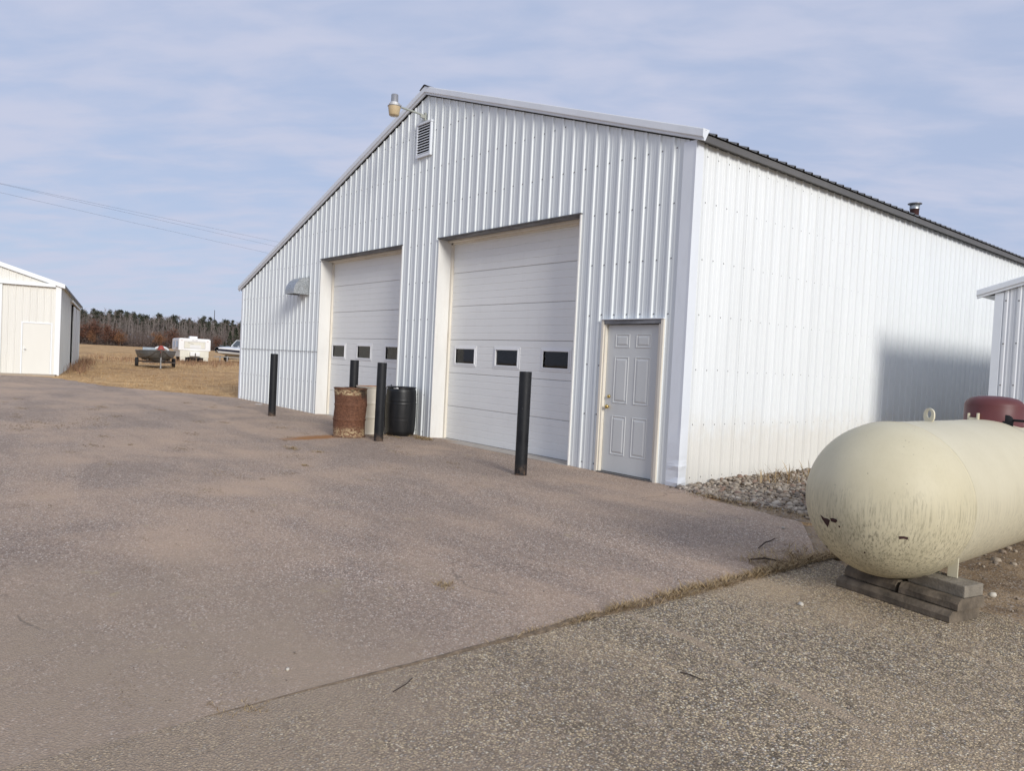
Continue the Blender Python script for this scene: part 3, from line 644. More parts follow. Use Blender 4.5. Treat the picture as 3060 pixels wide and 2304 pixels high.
# overhead doors
def overhead(o, wins, idx):
    x0, x1, _, H = o; Y = 0.30
    d = MB()
    # jamb metal returns and head soffit (the door's own frame)
    dr = put('overhead_door', None, B)
    for lo, hi in ((x0-0.004, x0+0.018), (x1-0.018, x1+0.004)): MB().b2((lo, -0.026, -0.02), (hi, Y-0.045, H)).build('door_jamb', M['jamb'], dr)
    for lo, hi in ((x0, x0+0.062), (x1-0.062, x1)): MB().b2((lo, Y-0.043, -0.02), (hi, Y+0.03, H-0.05)).build('door_stop', M['woodstop'], dr)
    MB().b2((x0+0.02, -0.02, H-0.022), (x1-0.02, Y-0.046, H-0.002)).build('head_soffit', M['headboard'], dr)  # dark board colour puts the shade under the head into the soffit
    MB().b2((x0+0.02, Y-0.043, H-0.085), (x1-0.02, Y-0.0, H-0.024)).b2((x0+0.02, Y-0.13, H-0.055), (x1-0.02, Y-0.045, H-0.023)).build('head_stop', M['woodstop'], dr)
    MB().b2((x0-0.012, -0.045, H-0.012), (x1+0.012, -0.003, H+0.006)).build('drip_edge', M['fascia'], dr)
    # six sections with pressed grooves
    sh = H/6.0; a, b = x0+0.012, x1-0.012
    prof = [(0.02, 0.0), (0.004, 0.003), (0.0, 0.012)]
    ng = 5
    for g in range(1, ng):
        zc = sh*g/ng; prof += [(0.0, zc-0.007), (0.0045, zc-0.002), (0.0045, zc+0.002), (0.0, zc+0.007)]
    prof += [(0.0, sh-0.012), (0.004, sh-0.005), (0.02, sh-0.002)]
    if True: wprof = sorted(prof+[(0.0, 0.150), (0.0, 0.475)], key=lambda q: q[1])
    def sect(holes):
        m = MB(); xs = [a]+[e for h in holes for e in h]+[b]
        zlo, zhi = 0.149, 0.476; prof_ = wprof if holes else prof
        for i in range(len(xs)-1):
            hole = i % 2 == 1
            for (p, q) in zip(prof_, prof_[1:]):
                if hole and p[1] >= zlo and q[1] <= zhi: continue
                m.quad((xs[i], Y+p[0], p[1]), (xs[i+1], Y+p[0], p[1]), (xs[i+1], Y+q[0], q[1]), (xs[i], Y+q[0], q[1]))
        m.quad((a, Y+0.02, 0), (b, Y+0.02, 0), (b, Y+0.05, 0.0), (a, Y+0.05, 0.0)); m.quad((a, Y+0.02, sh-0.002), (b, Y+0.02, sh-0.002), (b, Y+0.05, sh), (a, Y+0.05, sh))
        return m
    plain = sect([]).mesh('door_section'); plain.materials.append(M['doorpanel'])
    for k in range(6):
        if k == 2: sect([(w0, w1) for w0, w1 in wins]).build('door_section', M['doorpanel'], dr, (0, 0, k*sh))
        else: put('door_section', plain, dr, (0, random.uniform(-.0015, .0015), k*sh))
    for wi, (w0, w1) in enumerate(wins):
        zc0, zc1 = 1.372, 1.704; f = 0.062
        def ring(m, lo, hi, wd, y0, y1):
            m.b2((lo[0], y0, lo[1]), (hi[0], y1, lo[1]+wd), 0.004).b2((lo[0], y0, hi[1]-wd), (hi[0], y1, hi[1]), 0.004)
            m.b2((lo[0], y0+0.0005, lo[1]+wd), (lo[0]+wd, y1, hi[1]-wd), 0.004).b2((hi[0]-wd, y0+0.0005, lo[1]+wd), (hi[0], y1, hi[1]-wd), 0.004); return m
        ring(ring(MB(), (w0-0.012, zc0-0.02), (w1+0.012, zc1+0.02), 0.058, Y-0.008, Y+0.03), (w0+0.022, zc0+0.012), (w1-0.022, zc1-0.012), 0.024, Y-0.018, Y+0.02).build('window_frame', M['winframe'], dr)
        MB().b2((w0+0.040, Y+0.010, zc0+0.030), (w1-0.040, Y+0.014, zc1-0.030)).build('window_pane', M['glass'], dr)
        # dark curtain hanging inside
        if not (idx == 2 and wi == 1):
            V = []; F = []; n = 60
            for i in range(n+1):
                x = w0-0.05+(w1-w0+0.1)*i/n; yy = Y+0.042+0.012*math.sin(i*0.95+wi)+0.010*math.sin(i*0.41)
                V += [(x, yy, zc0-0.05), (x, yy, zc1+0.06)]
            for i in range(n): F.append((2*i, 2*i+2, 2*i+3, 2*i+1))
            put('window_curtain', fastmesh('window_curtain', V, F, M['curtain'], True), dr)
        else:
            MB().b2((w0-0.02, Y+0.16, zc0-0.03), (w1+0.02, Y+0.18, zc1+0.03)).build('window_liner', M['dark'], dr)
    MB().b2((a, Y-0.004, -0.03), (b, Y+0.03, 0.012)).build('bottom_seal', M['rubber'], dr)
    MB().b2((x0-0.02, -0.06, tz((x0+x1)/2, 0)-0.1), (x1+0.02, Y+0.2, tz((x0+x1)/2, 0)-0.006 + 0.012)).build('concrete_sill', M['concrete'], dr)
overhead(D1, [(-5.40, -4.74), (-4.22, -3.55), (-3.01, -2.34)], 1)
overhead(D2, [(-10.39, -9.71), (-9.18, -8.50), (-7.94, -7.27)], 2)
MB().b2((-WD+0.1, 1.6, 0), (-0.1, 1.62, 3.0)).build('inner_partition', M['dark'], B)

# entry door with brick mould
e0, e1, ez = -1.343, -0.420, 2.05
en = MB().b2((e0, 0.028, 0.022), (e1, 0.072, ez), 0.002).build('entry_door', M['entry'], B)
for (a, b, c, d) in ((-1.195, -0.935, 1.737, 1.929), (-0.828, -0.566, 1.737, 1.929), (-1.195, -0.935, 0.972, 1.618), (-0.828, -0.566, 0.972, 1.618), (-1.195, -0.935, 0.262, 0.804), (-0.828, -0.566, 0.262, 0.804)):
    m = MB(); lev = [(0.0, 0.0275), (0.010, 0.020), (0.020, 0.0265), (0.028, 0.0272), (0.034, 0.0268), (0.052, 0.0185)]
    rings = [[(a+i, y, c+i), (b-i, y, c+i), (b-i, y, d-i), (a+i, y, d-i)] for i, y in lev]
    m.loft(rings, close=True, smooth=False); m.add(rings[-1], [(0, 1, 2, 3)])
    m.build('raised_panel', M['entry'], en)
for zz, r, l in ((1.06, 0.030, 0.028), (0.918, 0.033, 0.012)):
    MB().lathe([(0.0, l), (r*0.85, l), (r, l-0.006), (r, 0.0)], 20, (-1.262, 0.0275, zz), 'Y').build('deadbolt' if zz > 1 else 'knob_rose', M['brass'], en).location = (0, 0, 0)
k = MB().lathe([(0.0, 0.0), (0.02, 0.0), (0.030, 0.012), (0.028, 0.026), (0.014, 0.038), (0.012, 0.062)], 20, (-1.262, -0.033, 0.918), 'Y').build('door_knob', M['brass'], en)
MB().lathe([(0.0, 0.0), (0.017, 0.0), (0.022, 0.006), (0.023, 0.022)], 20, (-1.262, 0.004, 1.06), 'Y').build('deadbolt_cylinder', M['brass'], en)
fr = MB().b2((-1.415, -0.042, -0.02), (-1.372, 0.09, 2.117), 0.004).b2((-1.372, -0.022, -0.02), (-1.346, 0.09, 2.075), 0.003).b2((-0.37, -0.042, -0.02), (-0.325, 0.09, 2.117), 0.004).b2((-0.417, -0.022, -0.02), (-0.371, 0.09, 2.075), 0.003)
fr.build('door_frame', M['woodstop'], B)
MB().b2((-1.371, -0.036, 2.058), (-0.371, 0.09, 2.117), 0.004).build('door_header', M['headboard'], B)
MB().b2((-1.42, -0.058, 2.1175), (-0.32, -0.003, 2.130)).build('header_flashing', M['trim'], B)
MB().b2((-1.36, -0.055, -0.05), (-0.40, 0.08, 0.016)).build('threshold', M['fascia'], B)

# gable vent
vx0, vx1, vz0, vz1 = -6.495, -6.0, 5.258, 5.90
gv = MB().b2((vx0, -0.055, vz0), (vx0+0.035, -0.002, vz1)).b2((vx1-0.035, -0.055, vz0), (vx1, -0.002, vz1)).b2((vx0+0.035, -0.055, vz0), (vx1-0.035, -0.002, vz0+0.05)).b2((vx0-0.01, -0.062, vz1-0.03), (vx1+0.01, -0.002, vz1+0.004)).build('gable_vent', M['trim'], B)
MB().b2((vx0+0.03, -0.026, vz0+0.04), (vx1-0.03, -0.022, vz1-0.03)).build('vent_backing', M['dark'], gv)
sl_ = MB().box((0, 0, 0), (vx1-vx0-0.074, 0.003, 0.036), rot=Matrix.Rotation(R(-38), 3, 'X')).mesh('louvre'); sl_.materials.append(M['trim'])
for i in range(11): put('louvre', sl_, gv, ((vx0+vx1)/2, -0.042, vz0+0.072+i*0.0505))
# galvanised exhaust hood
hx0, hx1, hz0, hz1, hd = -11.66, -11.15, 2.86, 3.28, 0.36
arc = [(-hd*math.sin(t), hz1-(hz1-hz0-0.05)*(1-math.cos(t))) for t in [R(a) for a in range(0, 91, 9)]] + [(-hd, hz0)]
m = MB().loft([[(x, y-0.022, z) for y, z in arc] for x in (hx0, hx1)])
for x in (hx0, hx1): m.add([(x, y-0.022, z) for y, z in arc]+[(x, -0.022, hz0)], [tuple(range(len(arc)+1))])
hood = m.build('exhaust_hood', M['galv'], B)
MB().b2((hx1+0.001, -0.03, hz0-0.03), (hx1+0.03, -0.02, hz1+0.03)).b2((hx0-0.03, -0.03, hz0-0.03), (hx0-.001, -0.02, hz1+0.03)).build('hood_flange', M['galv'], hood)
MB().lathe([(0.14, 0.0), (0.14, 0.14)], 24, ((hx0+hx1)/2, -0.16, (hz0+hz1)/2-0.03), 'Y').build('exhaust_duct', M['dark'], hood)

# security light
LX, LY = -6.25, -0.70
lt = thing('security_light', 'dusk-to-dawn security light with yellowed lens on an arm at the gable peak', 'lamp', (LX, -0.02, 6.02))
def at(o, m, name, mat, parent=None):  # world-coordinates mesh parented to a thing placed at its base
    ob = m.build(name, mat, parent if parent is not None else o)
    ob.data.transform(Matrix.Translation(-o.location)) if parent is None else ob.data.transform(Matrix.Translation(-o.location)); return ob
at(lt, MB().tube([(LX, -0.05, 6.02), (LX, -0.2, 6.035), (LX, LY+0.10, 6.05)], 0.019, 10), 'arm', M['armgrey'])
at(lt, MB().b2((LX-0.03, -0.05, 5.93), (LX+0.03, -0.022, 6.08), 0.004).box((LX, -0.085, 6.0), (0.035, 0.10, 0.06), ch=0.004), 'wall_bracket', M['armgrey'])
at(lt, MB().lathe([(0.0, 6.245), (0.055, 6.243), (0.064, 6.235), (0.066, 6.10), (0.075, 6.085)], 28, (LX, LY, 0)), 'photocell_housing', M['lamphouse'])
at(lt, MB().lathe([(0.075, 6.095), (0.082, 6.085), (0.095, 6.04), (0.097, 6.035)], 28, (LX, LY, 0)), 'reflector_collar', M['lampring'])
m = MB()
for q in range(22):
    g = q*2*math.pi/22; m.box((LX+0.092*math.cos(g), LY+0.092*math.sin(g), 6.063), (0.006, 0.006, 0.04), g)
at(lt, m, 'collar_fins', M['lamphouse'])
at(lt, MB().lathe([(0.097, 6.036), (0.122, 6.032), (0.122, 6.022), (0.10, 6.02)], 28, (LX, LY, 0)), 'lens_ring', M['lamphouse'])
at(lt, MB().lathe([(0.116, 6.024), (0.108, 5.97), (0.092, 5.875), (0.082, 5.858), (0.0, 5.85)], 28, (LX, LY, 0)), 'lens', M['lamplens'])
at(lt, MB().box((LX, LY+0.10, 6.065), (0.04, 0.08, 0.045), ch=0.006), 'arm_clamp', M['lamphouse'])

# ---------------------------------------------------------------- bollards
bol = MB().lathe([(0.081, -0.05), (0.081, 1.345), (0.079, 1.352), (0.066, 1.352), (0.066, 1.25), (0.0, 1.25)], 32).mesh('bollard'); bol.materials.append(M['bollard'])
for (x, y, dh, lean, lab) in ((-10.13, -1.2, 0.02, 0.3, 'black steel bollard standing alone before the left overhead door, far from the drums'),
                        (-6.82, -0.975, 0.0, 0.2, 'black steel bollard rising directly behind the rusty drum'),
                        (-5.432, -1.19, -0.005, 0.5, 'black steel bollard standing in front of the white and black drums'),
                        (-1.538, -1.285, 0.0, 0.3, 'black steel bollard nearest the grey entry door')):
    o = put('bollard', bol, None, (x, y, tz(x, y)), random.uniform(0, 6)); o.rotation_euler = (R(random.uniform(-.4, .4)), R(lean), o.rotation_euler.z)
    o.scale = (1, 1, 1+dh/1.35); tag(o, lab, 'bollard', 'bollards guarding the garage doors')

# ---------------------------------------------------------------- drums
def steel_drum(name, lab, x, y, r, h, mat, lidmat, rz=0.0, dents=0.0, lid=True):
    t = thing(name, lab, 'drum', (x, y, tz(x, y)), rz, 'drums by the doors')
    prof = [(r*0.985, 0.0), (r+0.008, 0.002), (r+0.010, 0.012), (r-0.004, 0.022)]
    hoops = (h*0.355, h*0.655)
    for i in range(1, 41):
        z = 0.03+(h-0.06)*i/41; a = r-0.006
        for c in hoops: a += 0.014*math.exp(-((z-c)/0.012)**2)
        a += 0.006*math.exp(-((z-h*0.91)/0.009)**2); prof.append((a, z))
    prof += [(r-0.002, h-0.022), (r+0.008, h-0.014), (r+0.009, h-0.003), (r+0.003, h), (r-0.006, h-0.003)]
    m = MB().lathe(prof, 56)
    if dents:
        m.v = [(a+dents*mnoise.noise(Vector((a*4, b*4, c*3)))*a/r, b+dents*mnoise.noise(Vector((a*4+9, b*4, c*3)))*b/r, c+(dents*0.35*mnoise.noise(Vector((a*5, b*5, 1))) if c > h*0.8 else 0)) for a, b, c in m.v]
    m.build('drum_body', mat, t)
    if lid: MB().lathe([(r-0.006, h-0.004), (r-0.012, h-0.016), (r-0.03, h-0.017), (0.0, h-0.012)], 48).build('drum_lid', lidmat, t)
    else:
        MB().lathe([(r-0.012, h-0.03), (r-0.045, h-0.06), (r-0.045, 0.03), (0.0, 0.03)], 48).build('drum_inside', lidmat, t)
    return t
steel_drum('rusty_drum', 'heavily rusted brown steel drum with flaked paint and orange stain beside it', -6.18, -1.36, 0.286, 0.865, M['rust'], M['rustlid'], 0.6, 0.022, lid=False)
steel_drum('white_drum', 'dirty white steel drum with rusty lid between the rusty and black drums', -6.54, -0.75, 0.280, 0.885, M['drumwhite'], M['rustlid'], 0.2, 0.006)
t = thing('plastic_drum', 'black plastic drum standing against the garage wall', 'drum', (-6.14, -0.345, tz(-6.08, -0.3)), 0.3, 'drums by the doors')
h = 0.90; prof = [(0.0, 0.0), (0.225, 0.0), (0.25, 0.012), (0.262, 0.05)]
for i in range(1, 40):
    z = 0.05+(h-0.11)*i/40; a = 0.268+0.018*math.sin(math.pi*(z/h))
    for c in (0.30, 0.335, 0.60, 0.635): a += 0.007*math.exp(-((z-c)/0.010)**2)
    a -= 0.010*math.exp(-((z-0.317)/0.012)**2)+0.010*math.exp(-((z-0.617)/0.012)**2); prof.append((a, z))
prof += [(0.270, h-0.05), (0.256, h-0.035), (0.258, h-0.02), (0.274, h-0.015), (0.275, h), (0.262, h+0.002)]
m = MB().lathe(prof, 56); m.v = [(a+0.006*mnoise.noise(Vector((a*3, b*3, c*2)))*a/.28, b+0.006*mnoise.noise(Vector((a*3+5, b*3, c*2)))*b/.28, c) for a, b, c in m.v]; m.build('drum_body', M['drumblack'], t)
MB().lathe([(0.262, h+0.001), (0.25, h-0.022), (0.0, h-0.018)], 48).build('drum_lid', M['drumblack'], t)
MB().tube([(-0.20, -0.06, h-0.015), (-0.205, -0.065, h+0.03), (-0.16, -0.11, h+0.035), (-0.13, -0.13, h-0.01)], 0.007, 8).build('lid_handle', M['drumblack'], t)
MB().b2((0.03, -0.255, h-0.03), (0.13, -0.21, h-0.004), 0.004).build('lid_label', M['winframe'], t)

# ---------------------------------------------------------------- propane tank
TX, TY, TZ, TR, TB = 3.608, -2.46, 0.667, 0.515, 0.54
CY = 4.1   # cylinder length
tk = thing('propane_tank', 'large cream propane tank with mildew streaks lying on concrete blocks', 'tank', (TX, TY, 0))
prof = [(TR*math.cos(R(a)), -TB*math.sin(R(a))) for a in range(90, 0, -3)] + [(TR, 0.0)]
prof[0] = (0.001, prof[0][1])
body = [(r, -y) for r, y in prof]
cyl = [(TR, -0.0+i*CY/16) for i in range(0, 17)]; tail = [(TR*math.cos(R(a)), CY+TB*math.sin(R(a))) for a in range(3, 91, 6)]+[(0.001, CY+TB)]
m = MB().lathe([(r, -y) for r, y in [(r, -z) for r, z in [(p[0], p[1]) for p in prof]]]+cyl[1:]+tail, 96, (0, 0, TZ), 'Y')
m.build('tank_shell', M['tank'], tk)
for y0 in (0.0, CY):
    MB().lathe([(TR-0.001, y0-0.014), (TR+0.004, y0-0.007), (TR+0.0055, y0), (TR+0.004, y0+0.007), (TR-0.001, y0+0.014)], 96, (0, 0, TZ), 'Y').build('weld_seam', M['tank'], tk)
for yy in (1.35, 2.75):
    MB().lathe([(TR-0.001, yy-0.009), (TR+0.002, yy), (TR-0.001, yy+0.009)], 96, (0, 0, TZ), 'Y').build('weld_seam', M['tank'], tk)
def dome_pt(dy, dr, dome_r=0.212): pass
DY = -0.60-TY; top = TZ+TR
dm = MB(); dr = 0.212; hh = 0.19; V = []; n = 64
prof = [(dr, top-0.075), (dr, top+hh-0.075), (dr-0.006, top+hh-0.055), (dr-0.02, top+hh-0.035), (dr-0.05, top+hh-0.015), (dr-0.1, top+hh-0.002), (0.05, top+hh+0.004), (0.001, top+hh+0.005)]
dm.lathe([(dr, top-0.06), (dr+0.004, top-0.055), (dr+0.004, top-0.03), (dr, top-0.028)]+prof[1:], n, (0, DY, 0))
dome = dm.build('valve_dome', M['dome'], tk)
# cut-out on the right of the dome where the pipe leaves
MB().lathe([(0.0, 0.0), (0.05, 0.0), (0.05, 0.02)], 20, (0.14, DY-0.165, top-0.0), 'Y').build('pipe_cutout', M['dark'], dome)
MB().b2((0.085, DY-0.175, top-0.06), (0.19, DY-0.155, top+0.0)).build('pipe_cutout', M['dark'], dome)
MB().tube([(0.10, DY-0.12, top+0.01), (0.30, DY-0.20, top+0.012), (0.55, DY-0.2, top-0.02)], 0.010, 8).build('gas_line', M['dark'], tk)
# hinge bracket in front of the dome
MB().b2((-0.115, DY-0.235, top-0.02), (-0.105, DY-0.20, top+0.045), .002).b2((-0.045, DY-0.245, top-0.02), (-0.033, DY-0.205, top+0.05), .002).b2((-0.105, DY-0.238, top-0.01), (-0.045, DY-0.228, top+0.012), .002).build('dome_hinge', M['tanktrim'], tk)
# lifting eye
def eye(y):
    m = MB(); n = 24; ro, ri = 0.042, 0.020; c = 0.062
    outer = []; inner = []
    for i in range(n):
        g = 2*math.pi*i/n; ox, oz = ro*math.cos(g), ro*math.sin(g)+c
        if oz < c: ox *= 1.0+0.25*(c-oz)/ro; oz = c-(c-oz)*1.5
        outer.append((ox, oz)); inner.append((ri*math.cos(g), ri*1.35*math.sin(g)+c))
    for s in (-0.006, 0.006):
        k = len(m.v); m.v += [(s, y+a, top+b-0.01) for a, b in outer]+[(s, y+a, top+b-0.01) for a, b in inner]
        for i in range(n): m.f.append((k+i, k+(i+1) % n, k+n+(i+1) % n, k+n+i)); m.sm.append(False)
    for i in range(n):
        j = (i+1) % n; m.f.append((i, j, 2*n+j, 2*n+i)); m.f.append((n+i, n+j, 3*n+j, 3*n+i)); m.sm += [False, False]
    m.v = [(a*math.cos(1.25)-(b-y)*math.sin(1.25), y+(b-y)*math.cos(1.25)+a*math.sin(1.25), c) for a, b, c in m.v]
    return m.build('lifting_eye', M['tanktrim'], tk)
eye(-1.90-TY); eye(CY-0.55)
# saddle legs
for yy in (0.10, CY-0.1):
    for s in (-1, 1):
        lx = s*0.375
        MB().b2((lx-0.03, yy-0.006, 0.222), (lx+0.03, yy+0.006, TZ-0.30), 0.002).b2((lx-0.005, yy+0.006, 0.222), (lx+0.005, yy+0.06, TZ-0.30), 0.002).build('leg', M['tanktrim'], tk)
    MB().loft([[(x*0.30, yy+d, TZ-math.sqrt(max(0, TR**2-(x*0.30)**2))-0.012-e) for x in [q/8-1 for q in range(17)]] for d, e in ((0.02, 0), (0.02, 0.04), (0.03, 0.04), (0.03, 0))], smooth=False).build('saddle_strap', M['tanktrim'], tk)
# paint chips
def chip(px, pz, pts, name='rust_chip'):
    """flaked patch laid on the head, centre given by offset across and height from axis"""
    V = []
    for (u, v) in pts+[(0, 0)]:
        x, z = px+u, pz+v; q = 1-(x*x+z*z)/(TR*TR); y = -TB*math.sqrt(max(q, 0)); nn = Vector((x/TR**2, y/TB**2, z/TR**2)).normalized()*0.0022
        V.append((x+nn.x, y+nn.y, TZ+z+nn.z))
    n = len(pts); put(name, fastmesh(name, V, [(i, (i+1) % n, n) for i in range(n)], M['chip']), tk)
chip(-0.165, -0.135, [(-0.062, 0.032), (-0.03, 0.018), (0.0, 0.02), (0.02, 0.012), (0.008, -0.012), (-0.006, -0.04), (-0.028, -0.016), (-0.05, 0.008)])
chip(-0.115, -0.118, [(-0.03, 0.008), (-0.01, 0.016), (0.02, 0.014), (0.026, 0.002), (0.01, -0.012), (-0.02, -0.010)])
chip(0.275, -0.155, [(-0.022, 0.008), (0.0, 0.012), (0.02, 0.008), (0.018, -0.008), (0.0, -0.004), (-0.02, -0.01)])
for k in range(4):
    a = random.uniform(-0.35, 0.35); b = random.uniform(-0.42, -0.12); s = random.uniform(0.003, 0.008)
    chip(a, b, [(s*math.cos(g)*random.uniform(.5, 1.3), s*1.5*math.sin(g)*random.uniform(.5, 1.3)) for g in [i*1.047 for i in range(6)]])

# ---------------------------------------------------------------- concrete blocks under the tank
def block(c, d, rz, label, mat, ogee=False):
    if ogee:   # wall-cap shape: bull-nosed front edge
        L_, W_, H_ = d; pr = [(-W_/2+0.006, -H_/2), (-W_/2, -H_/2+0.006), (-W_/2, H_/2-0.030), (-W_/2+0.024, H_/2-0.004), (-W_/2+0.032, H_/2), (W_/2-0.006, H_/2), (W_/2, H_/2-0.006), (W_/2, -H_/2+0.006), (W_/2-0.006, -H_/2)]
        nseg = 14; secs = []
        for i in range(nseg+1):
            x = -L_/2+L_*i/nseg; secs.append([(x, a+0.007*mnoise.noise(Vector((x*13+c[0]*7, a*20, b*30+c[2]*50))), b+0.0025*mnoise.noise(Vector((x*17, a*20+4, c[0]*9)))) for a, b in pr])
        m = MB().loft(secs, close=True, smooth=False, capa=True, capb=True)
    else: m = MB().box((0, 0, 0), d, ch=0.007)
    o = m.build('concrete_block', mat, None, c, rz); return tag(o, label, 'concrete block', 'blocks under the tank')
rz = R(-11.5); ux = Vector((math.cos(rz), math.sin(rz), 0)); uy = Vector((-math.sin(rz), math.cos(rz), 0)); O = Vector((3.69, -2.54, 0))+uy*0.145
def bp(a, b, z): p = O+ux*a+uy*b; return (p.x, p.y, z)
block(bp(0.0, -0.012, 0.036), (0.80, 0.31, 0.070), rz, 'long grey concrete slab lying lowest under the near end of the tank', M['block'], True)
block(bp(-0.190, 0.03, 0.1085), (0.385, 0.28, 0.072), rz, 'left concrete cap block of the middle course under the near tank end', M['block'], True)
block(bp(0.222, 0.026, 0.1085), (0.385, 0.28, 0.072), rz, 'right concrete cap block of the middle course under the near tank end', M['block'], True)
block(bp(0.225, 0.055, 0.1825), (0.37, 0.20, 0.075), rz, 'rough pale concrete block on top, carrying the visible tank leg', M['block2'])
block(bp(-0.22, 0.045, 0.1825), (0.33, 0.20, 0.075), rz, 'dark concrete block on top at the left, mostly hidden by the tank', M['block2'])
O = Vector((3.608, TY+CY-0.1, 0))
rz = 0.0; ux = Vector((1, 0, 0)); uy = Vector((0, 1, 0))
for s in (-1, 1): block(bp(s*0.38, 0, 0.1105), (0.30, 0.3, 0.219), 0, 'grey concrete block under the far end of the tank, %s side' % ('left' if s < 0 else 'right'), M['block2'])

# ---------------------------------------------------------------- small shed at the right
SX, SY = 1.86, 4.88
S = thing('storage_shed', 'small light grey ribbed metal shed behind the propane tank at the right edge', 'shed', (0, 0, 0))
SW = 5.2; SE = 2.84; SS = 0.30
def stop_(x): return SE+SS*min(x-SX, SX+SW-x)
stop_.breaks = [SX+SW/2]
corrugated('siding_panel', S, M['siding_shed'], SX, SX+SW, lambda x: -0.04, stop_, lambda s, z, d: (s, SY-d, z), (), pitch=0.1625, phase=SX+0.125, sheetn=5, h=0.015)
corrugated('siding_panel', S, M['siding_shed'], SY, SY+9.0, lambda x: -0.04, lambda x: SE, lambda s, z, d: (SX-d, s, z), (), pitch=0.1625, phase=SY+0.1, sheetn=10, h=0.015)
corrugated('siding_panel', S, M['siding_shed'], SY, SY+9.0, lambda x: -0.04, lambda x: SE, lambda s, z, d: (SX+SW+d, s, z), (), pitch=0.1625, phase=SY+0.1, sheetn=10, h=0.015)
MB().add([(SX, SY+9, -.04), (SX+SW, SY+9, -.04), (SX+SW, SY+9, SE), (SX+SW/2, SY+9, SE+SS*SW/2), (SX, SY+9, SE)], [(0, 1, 2, 3, 4)]).build('back_wall', M['siding_shed'], S)
MB().loft([[(SX-0.02, SY+0.09, z), (SX-0.02, SY-0.02, z), (SX+0.085, SY-0.02, z), (SX+0.087, SY-0.002, z)] for z in (-0.02, SE-0.0)], smooth=False).build('corner_trim', M['trim'], S)
xm, zm = SX+SW/2, SE+SS*SW/2
slope_roof(xm, zm+0.07, SX-0.24, SE+0.07-0.24*SS, S, M['roof'], SY-0.05, SY+9.1, nsheet=40); slope_roof(xm, zm+0.07, SX+SW+0.24, SE+0.07-0.24*SS, S, M['roof'], SY-0.05, SY+9.1, nsheet=40)
rake(SX-0.245, SE+0.11-0.245*SS, xm, zm+0.11, parent=S, y=SY-0.03, ht=0.13, mat=M['trim']); rake(xm, zm+0.11, SX+SW+0.245, SE+0.11-0.245*SS, parent=S, y=SY-0.03, ht=0.13, mat=M['trim'])
MB().b2((SX-0.22, SY+0.02, SE-0.045), (SX+0.0, SY+9.0, SE-0.03)).build('soffit', M['trim'], S)
pts = []
for zz in (0.3, 0.9, 1.487, 2.095, 2.72):
    for k in range(0, 31): pts.append((SX+0.125+0.1625*k+0.0, SY-0.0155, zz+random.uniform(-.01, .01)))
B_keep = B; B = S; screws(pts, (0, -1, 0)); B = B_keep

# ---------------------------------------------------------------- cream shed at the left
C0 = Vector((-27.55, -2.78, 0)); C0.z = tz(C0.x, C0.y)-0.03
sv = Vector((-0.981, 0.196, 0)).normalized(); su = Vector((-0.196, -0.981, 0)).normalized()
LS = thing('pole_shed', 'cream metal pole shed with pale side door at the left edge', 'shed', tuple(C0))
def PF(s, z, d): p = su*s - sv*d; return (p.x, p.y, z)
def PS(s, z, d): p = sv*s - su*d; return (p.x, p.y, z)
LE, LW, LSL, LL = 3.50, 12.0, 0.315, 19.5
def ltop(s): return LE+LSL*min(s, LW-s)
ltop.breaks = [LW/2]
DO = (0.235, 1.225, -1, 2.0)
corrugated('siding_panel', LS, M['siding_cream'], 0.0, LW, lambda s: 0.0, ltop, PF, (DO,), pitch=0.2286, phase=0.08, sheetn=4)
OP = (8.3, 14.6, -1, 3.2)
corrugated('siding_panel', LS, M['siding_green'], 0.0, LL, lambda s: 0.0, lambda s: LE, PS, (OP,), pitch=0.2286, phase=0.08, sheetn=8)
MB().add([PS(LL, 0, 0), PF(LW, 0, 0)], []).v
p1, p2 = Vector(PS(LL, 0, 0)), Vector(PF(LW, 0, 0))
MB().add([p1, p1+p2, p1+p2+Vector((0, 0, LE)), p1+p2*0.5+Vector((0, 0, ltop(LW/2))), p1+Vector((0, 0, LE))], [(0, 1, 2, 3, 4)]).build('back_wall', M['siding_cream'], LS)
MB().add([p2, p1+p2, p1+p2+Vector((0, 0, LE)), p2+Vector((0, 0, LE))], [(0, 1, 2, 3)]).build('far_wall', M['siding_cream'], LS)
def fbox(s0, s1, z0, z1, d0, d1, name, mat, parent, PP=PF):
    m = MB(); V = [PP(s, z, d) for s in (s0, s1) for z in (z0, z1) for d in (d0, d1)]
    m.add(V, [(0, 1, 3, 2), (4, 6, 7, 5), (0, 4, 5, 1), (2, 3, 7, 6), (0, 2, 6, 4), (1, 5, 7, 3)]); return m.build(name, mat, parent)
fbox(-0.025, 0.15, 0.0, LE-0.02, 0.0, 0.028, 'corner_trim', M['trim_cream'], LS); fbox(-0.026, 0.14, 0.0, LE-0.02, 0.001, 0.028, 'corner_trim', M['trim_cream'], LS, PS)
fbox(0.16, 7.5, LE-0.10, LE+0.03, 0.02, 0.15, 'sliding_track_cover', M['trim_cream'], LS)
sd = fbox(1.90, 7.2, 0.03, LE-0.10, 0.045, 0.075, 'sliding_door', M['siding_cream'], LS); fbox(1.86, 1.96, 0.02, LE-0.10, 0.04, 0.085, 'door_edge', M['trim_cream'], sd)
ld = fbox(0.285, 1.185, 0.02, 1.965, -0.03, 0.012, 'side_door', paint('cream_door', (0.76, 0.745, 0.675), 0.03, 0.45, kind='object'), LS)
fbox(0.225, 0.28, 0.0, 2.02, -0.02, 0.03, 'door_frame', M['trim_cream'], LS); fbox(1.19, 1.24, 0.0, 2.02, -0.02, 0.03, 'door_frame', M['trim_cream'], LS); fbox(0.281, 1.189, 1.97, 2.02, -0.02, 0.029, 'door_frame', M['trim_cream'], LS)
